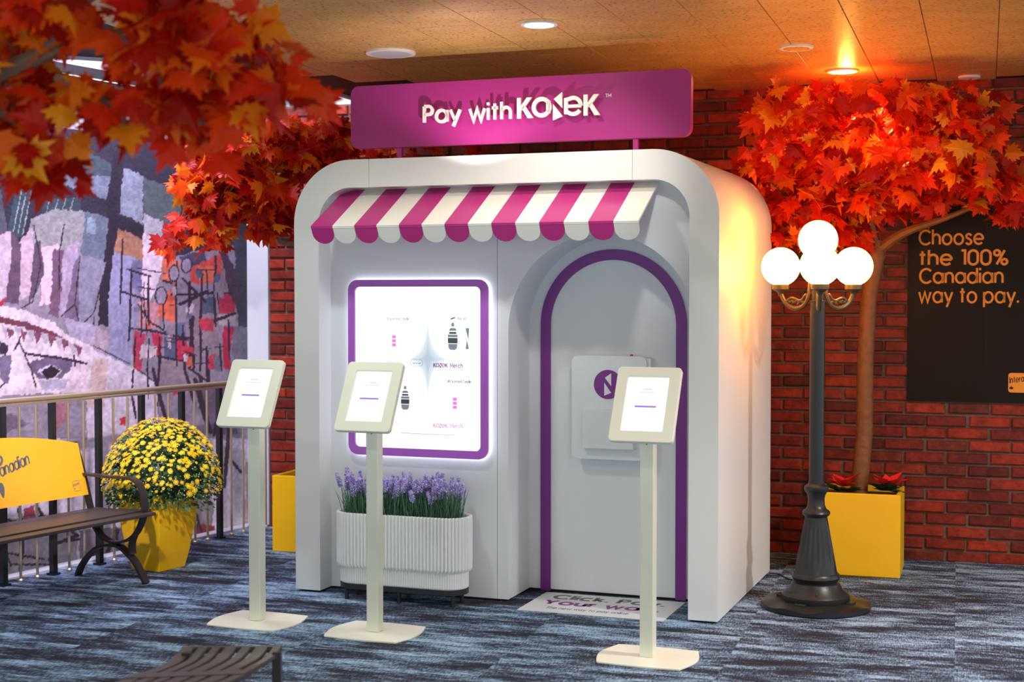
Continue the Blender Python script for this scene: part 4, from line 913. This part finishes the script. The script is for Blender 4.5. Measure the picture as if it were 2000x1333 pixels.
# ------------------------------------------------------------------ slatted backless bench in the foreground
fb = thing('slatted_bench', 'dark brown slatted metal bench with upturned end at the bottom edge', 'bench', (0,0,0))
Lp = [onz(357,1263,.456), onz(342,1279,.438), onz(327,1293,.428), onz(290,1309,.420), onz(226,1332,.415)]
Rp = [onz(551,1261.6,.456), onz(539,1279,.438), onz(522,1291,.428), onz(502,1302,.420), onz(467,1322.6,.415)]
def ext(P, d, n, st): return P+[P[-1]+Vector(d)*st*(i+1) for i in range(n)]
Lp = ext(Lp, (-.45,-.89,0), 5, .2); Rp = ext(Rp, (-.45,-.89,0), 5, .2)
Ls = smoothpath([tuple(p) for p in Lp], 5); Rs = smoothpath([tuple(p) for p in Rp], 5)
edges = [(0,.125),(.165,.262),(.305,.39),(.432,.555),(.597,.695),(.737,.868),(.91,1.0)]
def strip(a0, a1, th=.014, dz=0):
    mb = MB(); vs = []; fs = []
    for p, q in zip(Ls, Rs):
        p = Vector(p); q = Vector(q); A_ = p.lerp(q,a0); B_ = p.lerp(q,a1); D_ = Vector((0,0,th)); z_ = Vector((0,0,dz)); vs += [A_+z_,B_+z_,B_-D_+z_,A_-D_+z_]
    for k in range(len(Ls)-1):
        for i in range(4): j = (i+1) % 4; fs.append((k*4+i,k*4+j,k*4+4+j,k*4+4+i))
    fs += [(0,3,2,1),tuple((len(Ls)-1)*4+i for i in range(4))]; return mb.add(vs, fs)
for a0, a1 in edges: strip(a0, a1).build('slat', M['benchslat'], fb, fix=True, bevel=.003)
def cross(k, w, name, dz=-.013):
    p = Vector(Ls[k]); q = Vector(Rs[k]); p2 = Vector(Ls[k+w]); q2 = Vector(Rs[k+w]); D_ = Vector((0,0,.02)); z_ = Vector((0,0,dz))
    MB().add([p+z_,q+z_,q2+z_,p2+z_,p+z_-D_,q+z_-D_,q2+z_-D_,p2+z_-D_],[(0,3,2,1),(4,5,6,7),(0,1,5,4),(1,2,6,5),(2,3,7,6),(3,0,4,7)]).build(name, M['benchslat'], fb, fix=True)
cross(0,1,'end_rail',.0); cross(17,2,'cross_strap',.002); cross(36,2,'cross_strap',.002)
def legp(P):
    MB().box(P.x-.014,P.x+.014,P.y-.014,P.y+.014,0,P.z-.012).build('leg', M['benchmetal'], fb)
for q in (Rp[0]+Vector((-.012,-.03,0)), Lp[0]+Vector((.02,-.03,0)), Vector(Rs[-2])+Vector((-.02,0,0)), Vector(Ls[-2])+Vector((.02,0,0))): legp(q)

# ------------------------------------------------------------------ planters and trees
def planter(fr_corner, w, d, h_, label, left=True):
    """square box planter; fr_corner = front-left or front-right foot on the floor"""
    o = fr_corner if left else fr_corner-WD*w
    t = thing('tree_planter', label, 'planter', (o.x,o.y,0), WANG, 'yellow tree planters')
    mb = MB(); ou = [(0,0),(w,0),(w,d),(0,d)]; inn = [(.026,.026),(w-.026,.026),(w-.026,d-.026),(.026,d-.026)]
    vs = [(x_,y_,0) for x_,y_ in ou]+[(x_,y_,h_) for x_,y_ in ou]+[(x_,y_,h_) for x_,y_ in inn]+[(x_,y_,h_-.10) for x_,y_ in inn]; fs = [(3,2,1,0)]
    for b_ in (0,4,8):
        for i in range(4): j = (i+1) % 4; fs.append((b_+i,b_+j,b_+4+j,b_+4+i))
    mb.add(vs, fs); mb.build('box', M['yellow'], t, bevel=.004)
    MB().box(.02,w-.02,.02,d-.02,h_-.14,h_-.035).build('soil', M['soil'], t)
    return o+WD*(w/2)+WN*(d/2)
cR = planter(onz(1757.7,1131), .50, .42, .468, 'yellow box planter of the right-hand maple tree beside the lamp post', False)
cL = planter(onz(532,1077), .50, .42, .472, 'yellow box planter half hidden behind the left side of the booth', True)

def leaf_data(fold=.25, seed=0, petiole=True):
    r = random.Random(seed); out = leaf_outline(); c = (0,.34)
    def z_(x_, y_): return -fold*abs(x_)-.18*(y_-.35)**2+r.uniform(-.02,.02)
    vs = [(c[0],c[1],.02)]+[(x_+r.uniform(-.02,.02),y_+r.uniform(-.02,.02),z_(x_,y_)) for x_,y_ in out]; n = len(out)
    fs = [(0,1+i,1+(i+1) % n) for i in range(n)]
    if petiole: b = len(vs); vs += [(-.012,0,-.01),(.012,0,-.01),(.02,-.42,.06)]; fs += [(b,b+2,b+1)]
    return vs, fs
LD = [leaf_data(f_, s_) for s_,f_ in enumerate((.1,.3,.5,-.2))]
LM = []
for vs, fs in LD:
    me = bpy.data.meshes.new('leaf'); me.from_pydata([(x_,y_,z_) for x_,y_,z_ in vs], [], fs); me.materials.append(M['leaf']); LM.append(me)
def inbooth(P):
    q = P-BO; u, v = q.dot(EU), q.dot(EV); return -.05 < u < BW+.05 and -.3 < v < BD+.05 and P.z < BH+.05
def insign(P):
    q = P-BO; u, v = q.dot(EU), q.dot(EV); return .2 < u < 2.2 and -.05 < v < .26 and P.z > BH
def tree(name, label, group, foot, trunk, limbs, blobs, count, size, bark, seed, nobj=300, ztop=CZ-.07, tw=.35):
    r = random.Random(seed); t = thing(name, label, 'tree', (foot[0],foot[1],0), 0, group); O = Vector((foot[0],foot[1],0))
    mb = MB(); mb.tube([Vector(p[0])-O for p in trunk], [p[1] for p in trunk], 12); mb.build('trunk', bark, t, smooth=True)
    for L_ in limbs:
        mb = MB(); mb.tube([Vector(p)-O for p in smoothpath([tuple(p[0]) for p in L_],4)], list(np.interp(np.linspace(0,1,(len(L_)-1)*4+1), np.linspace(0,1,len(L_)), [p[1] for p in L_])), 8); mb.build('branch', bark, t, smooth=True)
    pts = []; tot = sum(b[2] for b in blobs); twigs = MB()
    tries = 0
    while len(pts) < count and tries < count*6:
        tries += 1
        b = r.choices(blobs, [b[2] for b in blobs])[0]; c, rad = Vector(b[0]), b[1]
        d = Vector((r.gauss(0,1),r.gauss(0,1),r.gauss(0,1))).normalized(); k = r.random()**.33
        P = c+Vector((d.x*rad[0],d.y*rad[1],d.z*rad[2]))*k
        if r.random() < tw and P.z < ztop-.02:
            e = P+(c-P)*.5+Vector((0,0,-.06)); twigs.tube([e-O,(e+P)/2-O+Vector((r.uniform(-.02,.02),0,.012)),P-O], [.005,.0035,.002], 4)
        for _ in range(r.choice((2,3,4))):
            Q = P+Vector((r.gauss(0,.045),r.gauss(0,.045),r.gauss(0,.035)))*(size/.12)
            if Q.z > ztop-.03 or inbooth(Q) or insign(Q): continue
            if (Q-W1).dot(WN) > -.10: continue
            pts.append((Q,d))
    pts = pts[:count]
    # the largest in view: nearest to the open room first
    pts.sort(key=lambda p: p[0].y)
    order = list(range(len(pts)))
    rest = MB()
    for k, (Q,d) in enumerate(pts):
        # blade: tip hangs outwards and down, face turned outwards with scatter
        tip = Vector((d.x*.8+r.gauss(0,.5), d.y*.5+r.gauss(0,.4), -.55+r.gauss(0,.5))).normalized()
        if Q.z+size*1.25*max(0,tip.z)+.03 > CZ-.02: tip.z = -abs(tip.z)      # keep clear of the ceiling
        face = Vector((d.x*.6+r.gauss(0,.5), -.75+r.gauss(0,.5), .45+r.gauss(0,.5)))
        xx = tip.cross(face)
        if xx.length < .05: continue
        xx.normalize(); zz = xx.cross(tip)
        s_ = size*r.uniform(.72,1.25); m3 = Matrix((xx,tip,zz)).transposed()
        i = r.randrange(4)
        if k < nobj:
            c = dup(LM[i], 'leaf', t, Q-O, m3.to_euler(), s_)
        else:
            m4 = Matrix.Translation(Q-O) @ (m3.to_4x4() @ Matrix.Scale(s_,4)); rest.add([m4 @ Vector(v) for v in LD[i][0]], LD[i][1])
    if rest.v: rest.build('foliage', M['leaf'], t, kind='stuff')
    if twigs.v: twigs.build('twig', bark, t, kind='stuff')
    return t
def blob(px, py, rx, ry, Y, rd, wt=1): P = aty(px, py, Y); k = Y/FPX; return (tuple(P), (rx*k,rd,ry*k), wt*rx*ry*rd)
# right-hand tree
tp = [(Vector((cR.x,cR.y,.40)),.052),(aty(1688,850,cR.y),.049),(aty(1690,700,cR.y),.049),(aty(1697,580,cR.y),.047),(aty(1712,500,cR.y),.050),(aty(1714,470,cR.y),.045)]
T = aty(1712,492,cR.y)
lm = [[(T,.035),(aty(1765,455,8.3),.026),(aty(1850,425,8.2),.016),(aty(1960,380,8.05),.008)], [(T,.034),(aty(1690,400,8.35),.026),(aty(1672,310,8.3),.018),(aty(1640,215,8.3),.010)],
      [(aty(1690,400,8.35),.022),(aty(1600,330,8.4),.015),(aty(1540,290,8.4),.008)], [(T,.026),(aty(1640,440,8.35),.018),(aty(1560,400,8.4),.010),(aty(1500,350,8.5),.006)], [(aty(1685,340,8.32),.02),(aty(1740,260,8.25),.014),(aty(1820,200,8.2),.008)]]
bl_ = [blob(1550,210,75,68,8.12,.2),blob(1690,200,90,58,8.05,.2,.8),blob(1800,190,95,62,8.0,.2,.9),blob(1885,245,55,75,8.0,.2,.85),blob(1620,250,90,60,8.35,.2,.6),blob(1530,320,65,50,8.45,.22),blob(1640,310,100,60,8.35,.28,.6),blob(1770,320,110,60,8.25,.26),blob(1880,338,95,50,8.12,.22),blob(1990,365,80,55,8.0,.2),
       blob(1560,400,70,45,8.42,.2),blob(1660,400,90,42,8.3,.25),blob(1790,372,90,30,8.2,.22),blob(1455,318,40,22,8.6,.1,1.2),blob(1515,462,42,34,8.40,.1,1.3),blob(1585,440,45,40,8.4,.14),blob(1630,450,80,22,8.35,.14,1.2),blob(1985,400,50,24,8.05,.15),blob(2090,380,60,60,7.95,.2)]
tree('maple_tree', 'red and orange artificial maple tree right of the booth, trunk beside the lamp post', 'artificial maple trees', (cR.x,cR.y), tp, lm, bl_, 1500, .122, M['bark'], 11)
# tree behind the booth
tp = [(Vector((cL.x,cL.y,.40)),.052),(Vector((cL.x,cL.y,1.2)),.048),(Vector((cL.x-.03,cL.y,1.75)),.046)]
T = Vector((cL.x-.03,cL.y,1.72))
lm = [[(T,.036),(aty(585,478,cL.y-.05),.028),(aty(548,470,cL.y-.1),.022),(aty(538,440,cL.y-.1),.016),(aty(480,420,9.0),.010),(aty(400,430,8.9),.005)], [(T,.03),(aty(620,400,9.1),.024),(aty(640,310,9.0),.018),(aty(680,230,8.9),.010)], [(aty(620,380,9.1),.02),(aty(560,300,9.0),.014),(aty(500,240,8.9),.008)]]
bl_ = [blob(520,225,95,55,8.85,.25),blob(630,215,80,50,8.9,.25),blob(450,290,85,45,8.85,.22),blob(560,300,90,40,8.95,.25),blob(420,360,70,50,8.8,.2),blob(510,375,70,55,8.9,.2),blob(400,430,60,38,8.8,.16),blob(470,435,75,28,8.85,.16),blob(555,420,25,30,9.0,.1),blob(350,478,30,18,8.8,.08,1.3),blob(670,295,50,16,9.35,.14,1.2),blob(780,293,70,10,9.4,.1,1.5),blob(880,292,60,6,9.4,.05,2),blob(655,260,50,35,9.0,.2),blob(690,180,12,20,9.1,.1)]
tree('maple_tree', 'red and orange artificial maple tree behind the left corner of the booth', 'artificial maple trees', (cL.x,cL.y), tp, lm, bl_, 1050, .118, M['barkgrey'], 12, ztop=CZ-.19)
# near tree, its trunk left of the frame
Yn = 3.7; ft = Vector((-1.95,3.75,0))
tp = [(Vector((ft.x,ft.y,0)),.055),(Vector((ft.x,ft.y,1.2)),.05),(Vector((ft.x+.02,ft.y,1.75)),.045)]
T = Vector((ft.x+.02,ft.y,1.72))
lm = [[(T,.034),(aty(-60,180,Yn),.024),(aty(90,95,Yn),.015),(aty(150,20,Yn),.010),(aty(260,-60,Yn),.006)], [(aty(-60,180,Yn),.022),(aty(110,100,Yn),.014),(aty(230,62,Yn),.011),(aty(360,90,Yn),.008),(aty(520,140,Yn),.005)], [(aty(-60,180,Yn),.02),(aty(60,260,Yn),.012),(aty(90,340,Yn),.005)], [(aty(110,150,Yn),.014),(aty(260,220,Yn),.009),(aty(400,240,Yn),.005)]]
bl_ = [blob(20,60,60,70,Yn,.2),blob(90,25,60,30,Yn,.2),blob(280,15,100,40,Yn,.2),blob(400,60,95,65,Yn,.22),blob(490,100,60,55,Yn,.18),blob(330,120,80,30,Yn,.2),blob(30,170,65,40,Yn,.2),blob(150,185,80,40,Yn,.2),blob(20,290,45,55,Yn,.15),blob(95,290,45,60,Yn,.12,1.2),blob(270,205,80,50,Yn,.2),blob(380,215,85,50,Yn,.2),blob(545,180,45,30,Yn,.12),blob(470,170,60,40,Yn,.15),blob(-120,150,90,170,Yn,.25,.6)]
tree('maple_tree', 'blurred near red maple branches hanging into the top left corner', 'artificial maple trees', (ft.x,ft.y), tp, lm, bl_, 520, .098, M['barkgrey'], 13, tw=.12)

# silk poinsettias at the foot of the right-hand tree
def poin(px, py, label, seed):
    r = random.Random(seed); P = aty(px, py, cR.y-.10); t = thing('silk_poinsettia', label, 'flower', (P.x,P.y,.45), 0, 'silk poinsettias in the planter')
    for kind, n_, mm, sz in (('petal',9,M['poinsettia'],.12),('leaf',7,M['darkleaf'],.12)):
        for k in range(n_):
            a_ = 6.28*k/n_+r.uniform(-.3,.3); l = sz*r.uniform(.8,1.15); w = l*.28; el = r.uniform(.25,.8) if kind == 'petal' else r.uniform(-.1,.5)
            vs = [(0,0,0),(l*.5,w,l*.10),(l,0,.0),(l*.5,-w,l*.10),(l*.5,0,-.006)]
            m3 = Matrix.Rotation(a_,4,'Z') @ Matrix.Rotation(-el,4,'Y')
            MB().add([m3 @ Vector(v)+Vector((0,0,.045 if kind == 'petal' else .02)) for v in vs], [(0,4,1),(4,2,1),(0,3,4),(4,3,2)]).build(kind, mm, t)
poin(1645,948,'red silk poinsettia left of the trunk in the yellow planter',1); poin(1735,952,'red silk poinsettia right of the trunk in the yellow planter',2)

# ------------------------------------------------------------------ chrysanthemum pot
fc = onz(311,1119); ctr = fc+Vector((-.040,.150,0)); ang = math.atan2(-.150,.040)
mp_ = thing('flower_pot', 'yellow square tapered pot holding the chrysanthemum beside the bench', 'pot', (ctr.x,ctr.y,0), ang)
prof = [(.150,0),(.178,.10),(.204,.22),(.222,.33),(.230,.445),(.232,.452),(.214,.452),(.205,.40)]
vs = []; fs = []
for r_, z_ in prof: vs += [(r_*math.cos(R(90*i)), r_*math.sin(R(90*i)), z_) for i in range(4)]
for k in range(len(prof)-1):
    for i in range(4): j = (i+1) % 4; fs.append((k*4+i,k*4+j,k*4+4+j,k*4+4+i))
fs.append((3,2,1,0)); MB().add(vs, fs).build('pot_body', M['yellow'], mp_, bevel=.003)
MB().add([(.21*math.cos(R(90*i)),.21*math.sin(R(90*i)),.425) for i in range(4)],[(0,1,2,3)]).build('soil', M['soil'], mp_)
mu = thing('chrysanthemum', 'domed yellow chrysanthemum plant in the tapered yellow pot', 'plant', (ctr.x+.025,ctr.y,.425))
r = random.Random(9); RX, RZ = .335, .37; mb = MB()
def domept(k=1.0, zmin=-.18):
    while True:
        d = Vector((r.gauss(0,1),r.gauss(0,1),r.gauss(0,1))).normalized()
        if d.z > zmin: break
    rz = RZ if d.z > 0 else .42
    return Vector((d.x*RX*k,d.y*RX*k,d.z*rz*k+.075)), d
for k in range(5200):
    P, d = domept(r.uniform(.55,.985), -.35); a_ = r.uniform(0,6.28); s_ = r.uniform(.012,.024)
    t1 = d.cross(Vector((math.cos(a_),math.sin(a_),.3))).normalized(); t2 = d.cross(t1)*.45+d*r.uniform(.2,1)
    mb.add([P-t2*s_,P+t1*s_*.45,P+t2*s_,P-t1*s_*.45],[(0,1,2,3)])
mb.build('foliage', M['mumleaf'], mu, kind='stuff')
core = MB().lathe([(.05,-.01),(.19,.0),(.25,.08),(.24,.19),(.17,.29),(.08,.35),(.005,.37)],20).build('stem_mass', M['darkleaf'], mu, smooth=True)
fl = []
for k in range(3):
    r3 = random.Random(k); vs = [(0,0,.35)]; fs = []; n_ = 11
    for i in range(n_):
        a_ = 6.283*i/n_; w = .26; b = len(vs); e = r3.uniform(.0,.35)
        vs += [(.25*math.cos(a_-w),.25*math.sin(a_-w),.22),(math.cos(a_-.12),math.sin(a_-.12),e),(math.cos(a_+.12),math.sin(a_+.12),e),(.25*math.cos(a_+w),.25*math.sin(a_+w),.22)]; fs += [(0,b,b+3),(b,b+1,b+2,b+3)]
    me = bpy.data.meshes.new('bloom'); me.from_pydata(vs, [], fs); me.materials.append(M['mumflower']); fl.append((me,vs,fs))
camd = (EYE-ctr); more = MB(); cnt = 0
blooms = []
for k in range(1250):
    P, d = domept(r.uniform(.985,1.02), -.10)
    if r.random() > .35+.85*max(0,d.z)+.25*max(0,-d.x): continue
    blooms.append((P,d))
blooms.sort(key=lambda p: -p[1].dot(camd))
for k, (P,d) in enumerate(blooms):
    me, vs, fs = r.choice(fl); up = (d+Vector((r.gauss(0,.2),r.gauss(0,.2),.35))).normalized(); q = up.to_track_quat('Z','Y'); s_ = r.uniform(.009,.019)
    if k < 300: dup(me, 'bloom', mu, P, q.to_euler(), s_)
    else:
        m4 = Matrix.Translation(P) @ q.to_matrix().to_4x4() @ Matrix.Scale(s_,4); more.add([m4 @ Vector(v) for v in vs], fs)
if more.v: more.build('bloom_cover', M['mumflower'], mu, kind='stuff')
bd = MB()
for k in range(900):
    P, d = domept(r.uniform(.98,1.03), -.2); s_ = r.uniform(.0025,.0055)
    bd.add([P+Vector((s_,0,0)),P+Vector((0,s_,0)),P-Vector((s_,0,0)),P-Vector((0,s_,0)),P+Vector((0,0,s_)),P-Vector((0,0,s_))],[(0,1,4),(1,2,4),(2,3,4),(3,0,4),(1,0,5),(2,1,5),(3,2,5),(0,3,5)])
bd.build('buds', M['bud'], mu, kind='stuff')
